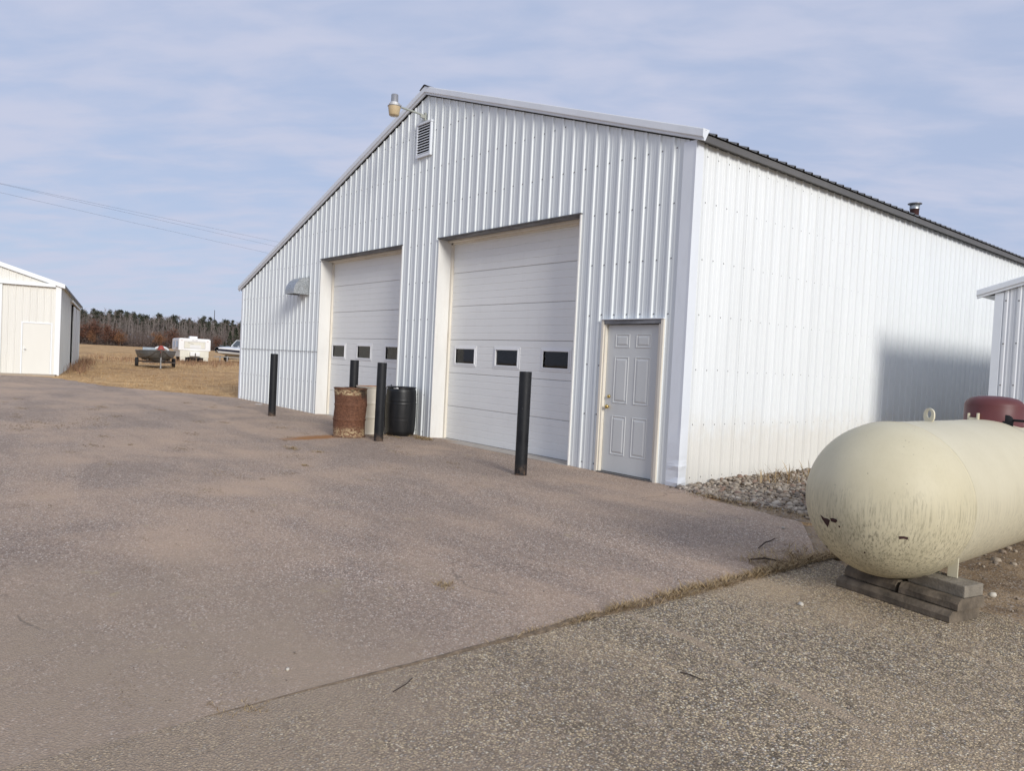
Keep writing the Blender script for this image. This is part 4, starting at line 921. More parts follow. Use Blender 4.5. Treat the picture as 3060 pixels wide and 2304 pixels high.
fbox(1.105, 1.165, 0.86, 1.10, 0.013, 0.022, 'lock_plate', M['chrome'], ld); q = MB().tube([PF(1.13, 0.97, 0.02), PF(1.13, 0.97, 0.07), PF(1.05, 0.97, 0.075)], 0.012, 8).build('lever_handle', M['chrome'], ld)
fbox(0.29, 0.30, 1.60, 1.70, 0.012, 0.018, 'hinge', M['chrome'], ld)
# side: open bay with hung sliding door
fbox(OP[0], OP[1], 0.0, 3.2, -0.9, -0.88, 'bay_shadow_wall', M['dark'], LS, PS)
fbox(OP[0]+1.3, OP[1]-2.2, 0.02, 3.12, 0.03, 0.07, 'sliding_door', M['siding_green'], LS, PS); fbox(OP[1]-1.7, OP[1]+1.5, 0.02, 3.14, 0.03, 0.07, 'sliding_door', M['siding_green'], LS, PS)
fbox(7.0, 17.0, 3.2, 3.30, 0.02, 0.13, 'sliding_track_cover', M['siding_green'], LS, PS)
# roof slabs and trim
def ROOF(s0, s1):
    m = MB(); V = []
    for d in (-LL-0.1, 0.12):
        for s in (s0, s1):
            for e in (0.04, 0.075):
                V.append(PF(s, LE+LSL*(s if s <= LW/2 else LW-s)+e, d))
    m.add(V, [(0, 1, 3, 2), (4, 6, 7, 5), (0, 4, 5, 1), (2, 3, 7, 6), (0, 2, 6, 4), (1, 5, 7, 3)]); return m.build('roof_slope', M['roof'], LS)
ROOF(-0.14, LW/2); ROOF(LW/2, LW+0.14)
def lrake(s0, s1):
    z = lambda s: LE+LSL*(s if s <= LW/2 else LW-s)
    m = MB(); pr = [(0.02, -0.09), (0.05, -0.09), (0.125, -0.075), (0.125, 0.085), (0.02, 0.09)]
    m.loft([[PF(s, z(s)+e, d) for d, e in pr] for s in (s0, s1)], smooth=False, capa=True, capb=True); m.build('rake_trim', M['trim_cream'], LS)
lrake(-0.15, LW/2); lrake(LW/2, LW+.15)
fbox(0.0, LL, LE-0.06, LE+0.035, 0.10, 0.135, 'eave_fascia', M['fascia'], LS, PS); fbox(0.0, LL, LE-0.03, LE-0.0, 0.0, 0.099, 'soffit', M['siding_green'], LS, PS)
# concrete apron before the cream shed
ap = MB(); V = []; F = []
for i in range(21):
    s = 0.05+i*0.6
    for d in (-0.1, 0.95):
        p = C0+su*s-sv*d; V.append((p.x, p.y, tz(p.x, p.y)+0.012))
for i in range(20): F.append((2*i, 2*i+1, 2*i+3, 2*i+2))
k = len(V)
for i in range(21): p = V[2*i+1]; V.append((p[0], p[1], p[2]-0.05))
for i in range(20): F.append((2*i+1, 2*i+3, k+i+1, k+i))
struct('concrete_apron', fastmesh('concrete_apron', V, F, paint('pale_concrete', (0.46, 0.38, 0.29), 0.12, 0.9, stretch=(1, 1, 1))))

# ---------------------------------------------------------------- river-rock bed
def stone_mesh(seed, r=1.0):
    rnd = random.Random(seed); V = [(0, 0, -0.6)]; n, m = 6, 3; sx, sy, sz = rnd.uniform(.8, 1.25), rnd.uniform(.7, 1.05), rnd.uniform(.5, .75)
    V = [(0, 0, -r*sz)]
    for j in range(1, m+1):
        a = math.pi*j/(m+1)
        for i in range(n):
            g = 2*math.pi*(i+0.5*(j % 2))/n; k = r*rnd.uniform(0.85, 1.12); V.append((sx*k*math.sin(a)*math.cos(g), sy*k*math.sin(a)*math.sin(g), -sz*k*math.cos(a)))
    V.append((0, 0, r*sz*rnd.uniform(.85, 1))); F = []
    for i in range(n): F.append((0, 1+(i+1) % n, 1+i)); F.append((len(V)-1, 1+(m-1)*n+i, 1+(m-1)*n+(i+1) % n))
    for j in range(m-1):
        for i in range(n): a, b = 1+j*n+i, 1+j*n+(i+1) % n; F.append((a, b, b+n, a+n))
    return V, F
SM = [fastmesh('stone', *stone_mesh(i), M['stone'], True) for i in range(14)]
def rockedge(x): return lerp_tab([(0.0, -0.05), (0.86, -0.12), (1.5, -0.05), (1.96, -0.10), (2.6, 0.2), (3.6, 0.3)], x)
V = []; F = []; nx, ny = 40, 90
def rockz(x, y): return tz(x, y)+0.004+0.055*min(1, max(0, (y-rockedge(x))/1.0))+0.03*mnoise.noise(Vector((x*1.3, y*1.3, 5)))*min(1, max(0, y-rockedge(x)))
for i in range(nx+1):
    for j in range(ny+1):
        x = 0.0+3.5*i/nx; y = rockedge(x)+0.1+(9.5)*(j/ny)**1.4; V.append((x, y, rockz(x, y)-0.03))
for i in range(nx):
    for j in range(ny): F.append((i*(ny+1)+j, (i+1)*(ny+1)+j, (i+1)*(ny+1)+j+1, i*(ny+1)+j+1))
rb = struct('rock_bed', fastmesh('rock_bed', V, F, M['dirt'], True))
rnd = random.Random(11); cand = []
for k in range(12500):
    x = rnd.uniform(0.05, 3.4); y = rockedge(x)+rnd.uniform(0, 1)**1.9*9.0-0.02
    if 1.75 < x and y > SY-0.1: continue
    if x > 2.2 and rnd.random() < 0.65: continue
    r = rnd.choice((0.012, 0.015, 0.019, 0.023, 0.028, 0.034)) * rnd.uniform(0.85, 1.25); cand.append((x, y, r))
for k in range(160):   # strays over the edge
    x = rnd.uniform(0.0, 2.7); cand.append((x, rockedge(x)-abs(rnd.gauss(0, 0.10)), rnd.uniform(0.012, 0.028)))
vis = [c for c in cand if c[0] < 2.1 and c[1] < 2.6]; vis.sort(key=lambda c: -c[2]/math.hypot(c[0]-CAM.x, c[1]-CAM.y))
big = set(vis[:300]); V = []; F = []
for c in cand:
    x, y, r = c; z = rockz(x, y)-0.012+r*0.1+rnd.uniform(-0.012, 0.016)
    if c in big:
        o = put('stone', rnd.choice(SM), rb, (x, y, z), rnd.uniform(0, 6.3), r*1.12); o.rotation_euler = (rnd.uniform(-.5, .5), rnd.uniform(-.5, .5), rnd.uniform(0, 6.3))
    else:
        sv_, sf = stone_mesh(rnd.randrange(40)); g = rnd.uniform(0, 6.3); cg, sg = math.cos(g), math.sin(g); k = len(V)
        V += [(x+r*(a*cg-b*sg), y+r*(a*sg+b*cg), z+r*c_) for a, b, c_ in sv_]; F += [tuple(q+k for q in f) for f in sf]
tag(put('small_stones', fastmesh('small_stones', V, F, M['stone'], True), rb), kind='stuff')
# loose stones in the dirt right of the tank
V = []; F = []
for k in range(700):
    x = rnd.uniform(2.9, 6.5); y = rnd.uniform(-2.3, 3.0); r = rnd.choice((0.005, 0.006, 0.008, 0.010, 0.014)) if y < -0.6 else rnd.choice((0.01, 0.02, 0.03, 0.04)); sv_, sf = stone_mesh(rnd.randrange(40)); j = len(V)
    V += [(x+r*a, y+r*b, tz(x, y)-0.012+r*c_) for a, b, c_ in sv_]; F += [tuple(q+j for q in f) for f in sf]
for k in range(900):   # grit on both pavements
    x = rnd.uniform(-4, 6.5); y = rnd.uniform(-7.2, -0.3); r = rnd.choice((0.0025, 0.003, 0.004, 0.006)); sv_, sf = stone_mesh(rnd.randrange(40)); j = len(V)
    V += [(x+r*a, y+r*b, tz(x, y)+0.003+r*0.3+r*c_) for a, b, c_ in sv_]; F += [tuple(q+j for q in f) for f in sf]
tag(put('loose_grit', fastmesh('loose_grit', V, F, M['stone'], True)), 'loose grit and small stones scattered over the pavement and dirt', 'gravel', kind='stuff')
for (x, y, r, lab) in ((3.39, -3.13, 0.022, 'single white pebble on the pavement left of the concrete blocks'), (2.06, -1.05, 0.02, 'pale flat stone on the asphalt below the rock bed'),
                       (4.02, -1.72, 0.03, 'pale brown stone on the dirt right of the concrete blocks'), (4.30, -1.72, 0.036, 'tan stone on the dirt at the right edge'), (2.59, -6.18, 0.012, 'small white pebble on the asphalt near the seam')):
    o = put('pebble', fastmesh('pebble', *stone_mesh(int(x*100)), M['pebble'], True), None, (x, y, r*0.45), 1.0, r); tag(o, lab, 'stone', 'loose pebbles')

# ---------------------------------------------------------------- dry grass, debris
def blades(name, spots, mat, parent=None):
    """spots: (x, y, z, height, spread, count, lay) ; lay 0 upright, 1 flat"""
    V = []; F = []; rr = random.Random(len(spots)*7+3)
    for (x, y, z, h, sp, n, lay) in spots:
        for _ in range(n):
            g = rr.uniform(0, 6.28); d = sp*math.sqrt(rr.random()); bx, by = x+d*math.cos(g), y+d*math.sin(g); a = rr.uniform(0, 6.28)
            L_ = h*rr.uniform(0.5, 1.2); el = (1-lay)*rr.uniform(0.7, 1.5)+lay*rr.uniform(0.0, 0.45); wd = L_*0.018+0.0012
            tx, ty, tz_ = math.cos(a)*math.cos(el), math.sin(a)*math.cos(el), math.sin(el); sx_, sy_ = -math.sin(a)*wd, math.cos(a)*wd
            k = len(V); mx = 0.55; dr_ = -L_*0.12*(1-lay)
            V += [(bx-sx_, by-sy_, z), (bx+sx_, by+sy_, z), (bx+tx*L_*mx+sx_*.7, by+ty*L_*mx+sy_*.7, z+tz_*L_*mx+0.004), (bx+tx*L_*mx-sx_*.7, by+ty*L_*mx-sy_*.7, z+tz_*L_*mx+0.004), (bx+tx*L_*1.05, by+ty*L_*1.05, z+tz_*L_*0.95+dr_+0.003)]
            F += [(k, k+1, k+2, k+3), (k+3, k+2, k+4)]
    return put(name, fastmesh(name, V, F, mat), parent)
rr = random.Random(5); sp = []
y = -1.45
while y > -8.0:
    dens = 1.0 if y > -4.2 else max(0.0, 1-(-4.2-y)*0.9)
    n = int(52*dens*max(0.15, 0.75+1.5*mnoise.noise(Vector((y*1.9, 4, 0))))*rr.uniform(0.4, 1.3)); wsp = 0.055 if y > -4.1 else 0.025
    off = 0.02*mnoise.noise(Vector((y*2.2, 0, 0)))
    if n: sp.append((2.83+off+rr.uniform(-.015, .02), y, 0.0, 0.085*(1.0 if y > -4.3 else 0.6)*rr.uniform(.6, 1.2), wsp, n, 0.72 if y > -4.6 else 0.95))
    y -= 0.022
for k in range(60): sp.append((2.70+rr.gauss(0, .12), -2.05+rr.gauss(0, .24), 0.004, 0.13, 0.05, 6, 0.93))
for k in range(14): sp.append((2.84+rr.gauss(0, .06), -6.47+rr.gauss(0, .05), 0.0, 0.028, 0.03, 6, 0.97))
tag(blades('seam_grass', sp, M['drygrass']), 'dry grass growing along the seam between the two pavements', 'grass', kind='stuff')
sp = []
for k in range(70): sp.append((-5.6+rr.gauss(0.10, .16), -0.25+rr.gauss(0, .06), tz(-5.6, 0), 0.09, 0.04, 7, 0.85))
for k in range(26): sp.append((-5.62+rr.gauss(-.2, .2), -0.62+rr.gauss(0, .04), tz(-5.6, 0), 0.06, 0.04, 6, 0.9))
for x in [q*0.09 for q in range(-170, 1)]:
    if -5.6 < x < -1.95 or -10.5 < x < -6.9: continue
    if rr.random() < 0.5: sp.append((x, -0.045, tz(x, 0), 0.035, 0.03, 3, 0.85))
tag(blades('wall_litter', sp, M['drygrass']), 'dead grass and leaf litter gathered along the foot of the garage wall', 'litter', kind='stuff')
clumps = [(-4.84, -2.98, 0.16, 0.10, 'largest dry grass clump lying on the asphalt left of the right overhead door'), (-4.4, -2.8, 0.12, 0.05, 'thin wisp of dry grass trailing right of the largest clump'), (1.9, -4.84, 0.09, 0.05, 'small tangle of dry grass on dark asphalt near the seam'), (-3.2, -3.5, 0.08, 0.04, 'faint dry grass scrap on the asphalt before the right overhead door')]
for (x, y, s, h, lab) in clumps:
    sp = [(x+rr.gauss(0, s*.55), y+rr.gauss(0, s*.35), tz(x, y)+0.003, h, s*0.22, 5, 0.88) for _ in range(22)]
    tag(blades('grass_clump', sp, M['drygrass']), lab, 'grass clump', 'grass clumps on the asphalt')
V = []; F = []; r = random.Random(31)
spots = [(r.uniform(-16, 2.6), r.uniform(-7.0, -0.6), r.uniform(0.05, 0.16)) for _ in range(70)] + [(r.uniform(-3, 5.2), r.uniform(-6.9, -2.8), r.uniform(0.03, 0.09)) for _ in range(40)] + [(-8.9, -4.9, 0.35), (-8.75, -5.5, 0.3), (-8.6, -6.0, 0.3), (-4.0, -3.3, 0.2)]
for (x, y, sp_) in spots:
    if x > 3.1 and y > -2.9: continue
    for _ in range(int(26+220*sp_)):
        a, b = x+r.gauss(0, sp_), y+r.gauss(0, sp_*0.5); q = r.uniform(0.003, 0.011)*(1 if sp_ > 0.1 else 0.7)*min(1.4, max(0.45, math.hypot(a-CAM.x, b-CAM.y)/9)); z = tz(a, b)+0.0045; g = r.uniform(0, 6.28); k = len(V)
        V += [(a+q*math.cos(g+t)*r.uniform(.5, 1.3), b+q*math.sin(g+t)*r.uniform(.5, 1.3), z+r.uniform(0, 0.003)) for t in (0, 1.6, 3.1, 4.7)]+[(a, b, z+q*0.6)]
        F += [(k, k+1, k+4), (k+1, k+2, k+4), (k+2, k+3, k+4), (k+3, k, k+4)]
tag(put('mud_crumbs', fastmesh('mud_crumbs', V, F, leafmat('mud_and_leaf_scraps', [(0.11, 0.078, 0.05), (0.22, 0.16, 0.10), (0.36, 0.27, 0.155), (0.16, 0.12, 0.08)]))), 'crumbs of mud and leaf scraps trodden over the asphalt', 'litter', kind='stuff')
# weeds against the side wall
sp = [(0.35+rr.random()*0.5, 1.0+rr.random()*1.6, rockz(0.5, 1.5), 0.28, 0.05, 3, 0.05) for _ in range(26)]
tag(blades('wall_weeds', sp, M['drygrass']), 'thin dry weeds growing from the rocks against the white side wall', 'weeds', kind='stuff')
sp = [(rr.uniform(0.4, 2.7), 0, 0, 0.06, 0.05, 5, 0.85) for _ in range(260)]
sp = [(a, rockedge(a)-abs(rr.gauss(0.12, 0.12)), 0.0, d, e, f, g) for a, b, c, d, e, f, g in sp]
tag(blades('edge_litter', sp, M['drygrass']), 'dry grass litter between the rock bed and the asphalt', 'litter', kind='stuff')
def stick(pts, r, lab): tag(MB().tube(pts, r, 6).build('twig', M['stick']), lab, 'twig', 'twigs on the pavement')
stick([(2.40, -2.02, 0.012), (2.36, -1.86, 0.03), (2.33, -1.72, 0.022), (2.27, -1.55, 0.012)], [0.005, 0.006, 0.005, 0.003], 'curved dark twig on the asphalt left of the tank')
stick([(3.62, -4.66, 0.008), (3.67, -4.65, 0.012), (3.74, -4.64, 0.008)], [0.003, 0.0035, 0.002], 'short dark twig on the coarse pavement in the foreground')
stick([(2.58, -2.45, 0.014), (2.67, -2.37, 0.035), (2.79, -2.28, 0.02), (2.92, -2.2, 0.012)], [0.006, 0.007, 0.006, 0.003], 'dark twig lying in the grass of the seam by the tank')
stick([(3.05, -5.9, 0.006), (3.03, -5.82, 0.014), (2.98, -5.76, 0.007)], [0.002, 0.0025, 0.002], 'tiny bent twig low in the foreground near the seam')
tag(MB().box((0, 0, 0.004), (0.18, 0.09, 0.006), 0.5, 0.002).build('paper_scrap', M['winframe'], None, (-13.32, -0.28, tz(-13.3, -.3))), 'white paper scrap on asphalt against the left part of the garage wall', 'litter')

# ---------------------------------------------------------------- field grass (geometry near the yard, sparse far out)
rr = random.Random(21); sp = []
def view_ok(x, y):
    return y < 0.196*(-(x+27.5))*1.0 + 60
for k in range(9000):
    t = rr.random()**1.7; r = 19+75*t; g = R(rr.uniform(160.5, 174.0)); x, y = YC.x+r*math.cos(g), YC.y+r*math.sin(g)
    if y < lerp_tab(edge, x)-0.12+0.3*mnoise.noise(Vector((x, y, 0))) and x > -27: continue
    q = (Vector((x, y))-Vector((C0.x, C0.y))); a, b = q.dot(su.xy), q.dot(sv.xy)
    if a > -0.05 and b > -0.2: continue
    h = rr.uniform(0.06, 0.13)*(1+t); sp.append((x, y, tz(x, y)-0.03, h, 0.10+0.25*t, 5, 0.55))
tag(blades('field_grass', sp, M['fieldgrass']), 'dry tan grass covering the open field', 'grass', kind='stuff')
sp = []
for k in range(900):
    u = rr.random(); x = -52+rr.gauss(0, 5); y = 9+rr.gauss(0, 3.5); h = rr.uniform(0.2, 0.55)
    sp.append((x, y, tz(x, y)-0.03, h, 0.15, 5, 0.1))
for k in range(260):
    s = rr.uniform(2, 20); p = C0+sv*s+su*rr.uniform(-0.9, -0.1); sp.append((p.x, p.y, tz(p.x, p.y)-.03, rr.uniform(.15, .6), 0.1, 4, 0.1))
tag(blades('field_weeds', sp, M['weeds']), 'taller reddish dead weeds around the parked boats and camper', 'weeds', kind='stuff')

# ---------------------------------------------------------------- boats and camper in the field
def toward(x, y): return math.atan2(CAM.y-y, CAM.x-x)
def wheel(parent, c, r, wd, name='wheel', ax='Y'):
    w_ = MB().lathe([(r*0.62, -wd/2), (r*0.92, -wd/2), (r, -wd*0.32), (r, wd*0.32), (r*0.92, wd/2), (r*0.62, wd/2)], 24, c, ax).build(name, M['rubber'], parent)
    MB().lathe([(0.0, -wd*0.3), (r*0.25, -wd*0.34), (r*0.62, -wd*0.22), (r*0.64, -wd*0.45), (r*0.64, wd*0.45), (r*0.62, wd*0.22), (r*0.25, wd*0.34), (0.0, wd*0.3)], 24, c, ax).build('rim', M['frame_l'], w_); return w_
# aluminium boat, bow towards the camera. local +X = bow
bx, by = -40.6, 4.0
hd_ = toward(bx, by)+R(5)
bt = thing('aluminium_boat', 'dull grey aluminium fishing boat on a trailer, bow towards us', 'boat', (bx, by, tz(bx, by)), hd_)
def hull_sec(x):
    t = (x+2.2)/4.6; b = 0.98*(1-max(0, t-0.55)**2.0*4.7); b = max(b, 0.02); g = 0.92+0.12*max(0, t-0.4)**1.5; kz = 0.30+0.50*max(0, (t-0.74)/0.26)**2.2; ch = kz+0.22+0.08*t
    ch = min(ch, g-0.02); cb = b*0.86
    return [(x, -b, g), (x, -(b+cb)/2-0.02, (g+ch)/2), (x, -cb, ch), (x, -cb*0.5, (ch+kz)/2-0.02), (x, 0, kz), (x, cb*0.5, (ch+kz)/2-0.02), (x, cb, ch), (x, (b+cb)/2+0.02, (g+ch)/2), (x, b, g)]
xs_ = [-2.2+4.6*i/18 for i in range(19)]
hl = MB().loft([hull_sec(x) for x in xs_], smooth=False); s0 = hull_sec(-2.2); hl.add(s0, [tuple(range(9))]); hl.build('hull', M['aluminium'], bt)
for s in (0, 8): MB().tube([Vector(hull_sec(x)[s])+Vector((0, 0, 0.01)) for x in xs_], 0.022, 6).build('gunwale', M['aluminium'], bt)
for s in (2, 6): MB().tube([Vector(hull_sec(x)[s]) for x in xs_], 0.022, 6).build('spray_rail', M['frame'], bt)
MB().loft([[(x, hull_sec(x)[0][1]*0.97, hull_sec(x)[0][2]-0.02), (x, 0, hull_sec(x)[0][2]+0.03), (x, hull_sec(x)[8][1]*0.97, hull_sec(x)[0][2]-0.02)] for x in xs_ if x > 1.0]).build('bow_deck', M['alulight'], bt)
MB().b2((-1.2, -0.85, 0.5), (-0.9, 0.85, 0.62)).build('bench_seat', M['alulight'], bt)
MB().b2((0.1, -0.75, 0.85), (0.16, -0.1, 1.12), .02).build('windscreen', M['bluegrey'], bt)
def bloc(p): # boat local to world
    return Matrix.Translation((bx, by, tz(bx, by))) @ Matrix.Rotation(hd_, 4, 'Z') @ Vector(p)
p = bloc((-0.2, 0.25, 0)); t = thing('boat_tube', 'white inflatable ring propped inside the aluminium boat', 'inflatable', tuple(p), hd_)
MB().tube([(0.1*math.sin(g), 0.38*math.cos(g), 0.92+0.24*math.sin(g)) for g in [i*math.pi/12 for i in range(-1, 14)]], 0.075, 10).build('ring', M['tarp'], t)
p = bloc((0.05, 0.22, 0)); t = thing('red_cushion', 'faded red cushion heaped inside the aluminium boat', 'cushion', tuple(p), hd_)
MB().lathe([(0.0, 0.75), (0.16, 0.76), (0.2, 0.9), (0.19, 1.05), (0.13, 1.20), (0.05, 1.26), (0.0, 1.265)], 14).build('cushion', M['red'], t)
tr = thing('boat_trailer', 'low rusty boat trailer under the aluminium boat', 'trailer', (bx, by, tz(bx, by)), hd_)
fr = MB()
for s in (-1, 1): fr.tube([(-2.1, s*0.62, 0.42), (0.6, s*0.55, 0.42), (2.6, 0.05*s, 0.42)], 0.035, 6)
fr.tube([(2.5, 0, 0.42), (3.5, 0, 0.42)], 0.04, 6).tube([(-0.6, -0.95, 0.30), (-0.6, 0.95, 0.30)], 0.04, 6).tube([(1.6, -0.85, 0.30), (1.6, 0.85, 0.30)], 0.035, 6); fr.build('frame', M['frame'], tr)
for s in (-1, 1):
    wheel(tr, (-0.6, s*0.98, 0.26), 0.26, 0.17)
    MB().b2((0.85, s*0.55-0.05, 0.38), (1.2, s*0.55+0.05, 0.60)).build('bunk', M['frame'], tr)
MB().tube([(2.75, 0, 0.42), (2.75, 0, 0.95)], 0.035, 6).box((2.70, 0, 0.98), (0.16, 0.14, 0.12)).build('winch_post', M['frame'], tr)
MB().tube([(3.2, -0.06, 0.0), (3.2, -0.06, 0.60)], 0.035, 8).tube([(3.2, -0.06, 0.0), (3.2, -0.06, 0.02)], 0.07, 10).build('tongue_jack', M['frame_l'], tr)
# lift-top camper, front towards the camera. local +X = front
kx, ky = -55.5, 10.5; kh = toward(kx, ky)+R(7)
cp = thing('camper_trailer', 'white lift-top camper trailer parked in the dry field', 'camper', (kx, ky, tz(kx, ky)), kh)
MB().b2((-4.6, -1.06, 0.36), (0.0, 1.06, 0.93), 0.03).build('lower_body', M['camperc'], cp)
MB().b2((-4.68, -1.17, 0.90), (0.05, 1.17, 1.80), 0.045).build('upper_body', M['camperw'], cp)
MB().b2((-4.60, -1.10, 1.79), (-0.03, 1.10, 1.86), 0.02).build('roof', M['camperw'], cp)
MB().b2((-1.5, -0.29, 1.85), (-0.75, 0.29, 2.05), 0.06).build('air_conditioner', M['camperw'], cp)
def rect_frame(y0, y1, z0, z1, x, wd, name, mat):
    MB().b2((x, y0, z0), (x+0.012, y1, z0+wd)).b2((x, y0, z1-wd), (x+0.012, y1, z1)).b2((x, y0, z0+wd), (x+0.012, y0+wd, z1-wd)).b2((x, y1-wd, z0+wd), (x+0.012, y1, z1-wd)).build(name, mat, cp)
rect_frame(-0.78, 0.78, 1.08, 1.62, 0.052, 0.02, 'front_window_frame', M['camperg'])
MB().b2((0.051, -0.75, 1.11), (0.058, 0.75, 1.59), 0.002).build('front_window_cover', M['camperc'], cp)
MB().b2((0.059, -0.35, 1.11), (0.066, 0.47, 1.36), 0.002).build('white_placard', M['tarp'], cp)
MB().tube([(0.066, 0.53-1.04+0.0, 1.55), (0.066, -0.3, 1.47), (0.066, -0.08, 1.41)], 0.013, 5).build('window_stripe', M['camperg'], cp)
MB().b2((0.01, -0.36, 0.46), (0.45, 0.36, 0.80), 0.06).build('gas_bottle_cover', M['camperw'], cp)
MB().tube([(0.62, 0, 0.02), (0.62, 0, 0.72)], 0.035, 8).build('tongue_jack', M['frame'], cp)
MB().tube([(0.0, -0.45, 0.36), (1.1, 0.0, 0.36)], 0.045, 6).tube([(0.0, 0.45, 0.36), (1.1, 0.0, 0.36)], 0.045, 6).build('hitch_frame', M['frame'], cp)
for s in (-1, 1):
    wheel(cp, (-2.4, s*0.95, 0.30), 0.30, 0.2)
    MB().b2((-0.05, s*0.85-0.18, 0.10), (-0.02, s*0.85+0.18, 0.36)).build('skirt', M['camperc'], cp)
MB().b2((-0.06, -0.66, 0.06), (-0.03, 0.66, 0.36)).build('dark_underside', M['dark'], cp)
for yy, zz in ((-0.95, 1.68), (0.95, 1.68)): MB().b2((0.05, yy-0.04, zz-0.015), (0.066, yy+0.04, zz+0.015)).build('marker_light', M['red'], cp)
MB().b2((-3.9, -1.185, 1.1), (-2.9, -1.172, 1.6)).build('side_window', M['tint'], cp); MB().b2((-1.7, -1.185, 1.0), (-0.5, -1.172, 1.62)).build('side_window', M['tint'], cp)
tcu = bpy.data.curves.new('camper_lettering', 'FONT'); tcu.body = 'HI-LO'; tcu.size = 0.15; tcu.align_x = 'CENTER'; tcu.extrude = 0.004
to = bpy.data.objects.new('tmp_text', tcu); col.objects.link(to); dg = bpy.context.evaluated_depsgraph_get(); me = bpy.data.meshes.new_from_object(to.evaluated_get(dg)); bpy.data.objects.remove(to)
me.materials.append(M['camperg']); o = put('lettering', me, cp, (0.056, 0.0, 1.675)); o.rotation_euler = (math.pi/2, 0, math.pi/2)
# white cabin boat at the wall
gx, gy = -62.6, 16.6; gh = toward(gx, gy)-R(40)
cb = thing('cabin_boat', 'white cabin motorboat with navy stripe half hidden by the garage wall', 'boat', (gx, gy, tz(gx, gy)), gh)
def hs(x, lv):
    t = (x+3.0)/6.0; b = 1.15*(1-max(0, t-0.4)**2.3*2.7); b = max(b, 0.03); g = 1.02+0.28*max(0, t-0.2); kz = 0.42+0.62*max(0, (t-0.6)/0.4)**2.2; ch = kz+0.28+0.1*t
    L_ = {'g': (b, g), 's': (b*0.985, g-0.10), 'n': (b*0.94, g-0.30), 'c': (b*0.86, min(ch, g-0.36)-0.10), 'k': (0.0, kz)}
    return L_[lv]
xs_ = [-3+6*i/20 for i in range(21)]
def strake(a, b, name, mat):
    for s in (-1, 1): MB().loft([[(x, s*hs(x, l)[0], hs(x, l)[1]) for l in (a, b)] for x in xs_]).build(name, mat, cb)
strake('g', 's', 'topside', M['gel']); strake('s', 'n', 'stripe', M['navy']); strake('n', 'c', 'lower_side', M['gelgrey']); strake('c', 'k', 'bottom', M['gelgrey'])
MB().loft([[(x, -hs(x, 'g')[0], hs(x, 'g')[1]), (x, -hs(x, 'g')[0]*0.55, hs(x, 'g')[1]+0.24*math.sin(math.pi*min(1, (x+3)/5.9))), (x, hs(x, 'g')[0]*0.55, hs(x, 'g')[1]+0.24*math.sin(math.pi*min(1, (x+3)/5.9))), (x, hs(x, 'g')[0], hs(x, 'g')[1])] for x in xs_]).build('cabin_deck', M['gel'], cb)
sxs = [hs(-3, l) for l in 'gsnck']; MB().add([(-3, a, b) for a, b in sxs]+[(-3, -a, b) for a, b in sxs[::-1][1:]], [tuple(range(9))]).build('transom', M['gel'], cb)
for s in (-1, 1):
    for x0 in (0.5, 1.3): MB().b2((x0, s*0.78-0.03, 1.36), (x0+0.5, s*0.78+0.03, 1.46), 0.01).build('port_light', M['tint'], cb)
ws = MB()
for s in (-1, 1): ws.tube([(0.3, s*0.75, 1.42), (-0.3, s*0.68, 1.98), (-1.6, s*0.75, 1.98), (-1.7, s*0.85, 1.35)], 0.035, 6).tube([(-0.9, s*.72, 1.35), (-0.9, s*.70, 1.98)], 0.03, 6)
ws.tube([(-0.3, -0.68, 1.98), (-0.3, 0.68, 1.98)], 0.035, 6).tube([(0.3, -0.75, 1.42), (0.3, 0.75, 1.42)], 0.035, 6).build('windscreen_frame', M['gel'], cb)
ws = MB().quad((0.3, -0.75, 1.42), (0.3, 0.75, 1.42), (-0.3, 0.68, 1.98), (-0.3, -0.68, 1.98))
for s in (-1, 1): ws.quad((0.3, s*0.75, 1.42), (-0.3, s*0.68, 1.98), (-1.6, s*0.75, 1.98), (-1.7, s*0.85, 1.35))
ws.build('windscreen_pane', M['tint'], cb)
t2 = thing('cabin_boat_trailer', 'trailer with pale wheels under the white cabin boat', 'trailer', (gx, gy, tz(gx, gy)), gh)
fr = MB()
for s in (-1, 1): fr.tube([(-2.8, s*0.8, 0.42), (1.0, s*0.8, 0.42), (3.2, 0.05*s, 0.42)], 0.045, 6)
fr.tube([(0.6, -1.0, 0.25), (0.6, 1.0, 0.25)], 0.045, 6).tube([(2.1, -.4, 0.0), (2.1, -.4, 0.5)], 0.06, 6).tube([(2.1, .4, 0.0), (2.1, .4, 0.5)], 0.06, 6).build('frame', M['frame_l'], t2)
for s in (-1, 1): wheel(t2, (0.6, s*1.02, 0.27), 0.27, 0.18)

# ---------------------------------------------------------------- overhead wires and a far mast
for (a, b, lab) in (((-38.34, -3.91, 8.99), (-44.13, 12.59, 9.0), 'uppermost of the three overhead wires in the sky'), ((-38.34, -3.91, 8.96), (-44.29, 12.39, 8.71), 'middle of the three overhead wires, meeting the uppermost at left'), ((-38.31, -3.90, 8.54), (-44.60, 11.99, 8.22), 'lowest of the three overhead wires in the sky')):
    a, b = Vector(a), Vector(b); d = b-a; P = [a+d*(-3+i*0.25)+Vector((0, 0, 0.004*((-3+i*0.25)-0.5)**2*d.length*0.25)) for i in range(29)]
    tag(MB().tube(P, 0.0045, 5).build('power_line', M['wire']), lab, 'power line', 'overhead wires')
tag(MB().tube([(-690, 214, 0), (-690, 214, 37)], [0.6, 0.25], 4).build('radio_mast', M['wire']), 'thin radio mast far beyond the pine tops', 'mast')

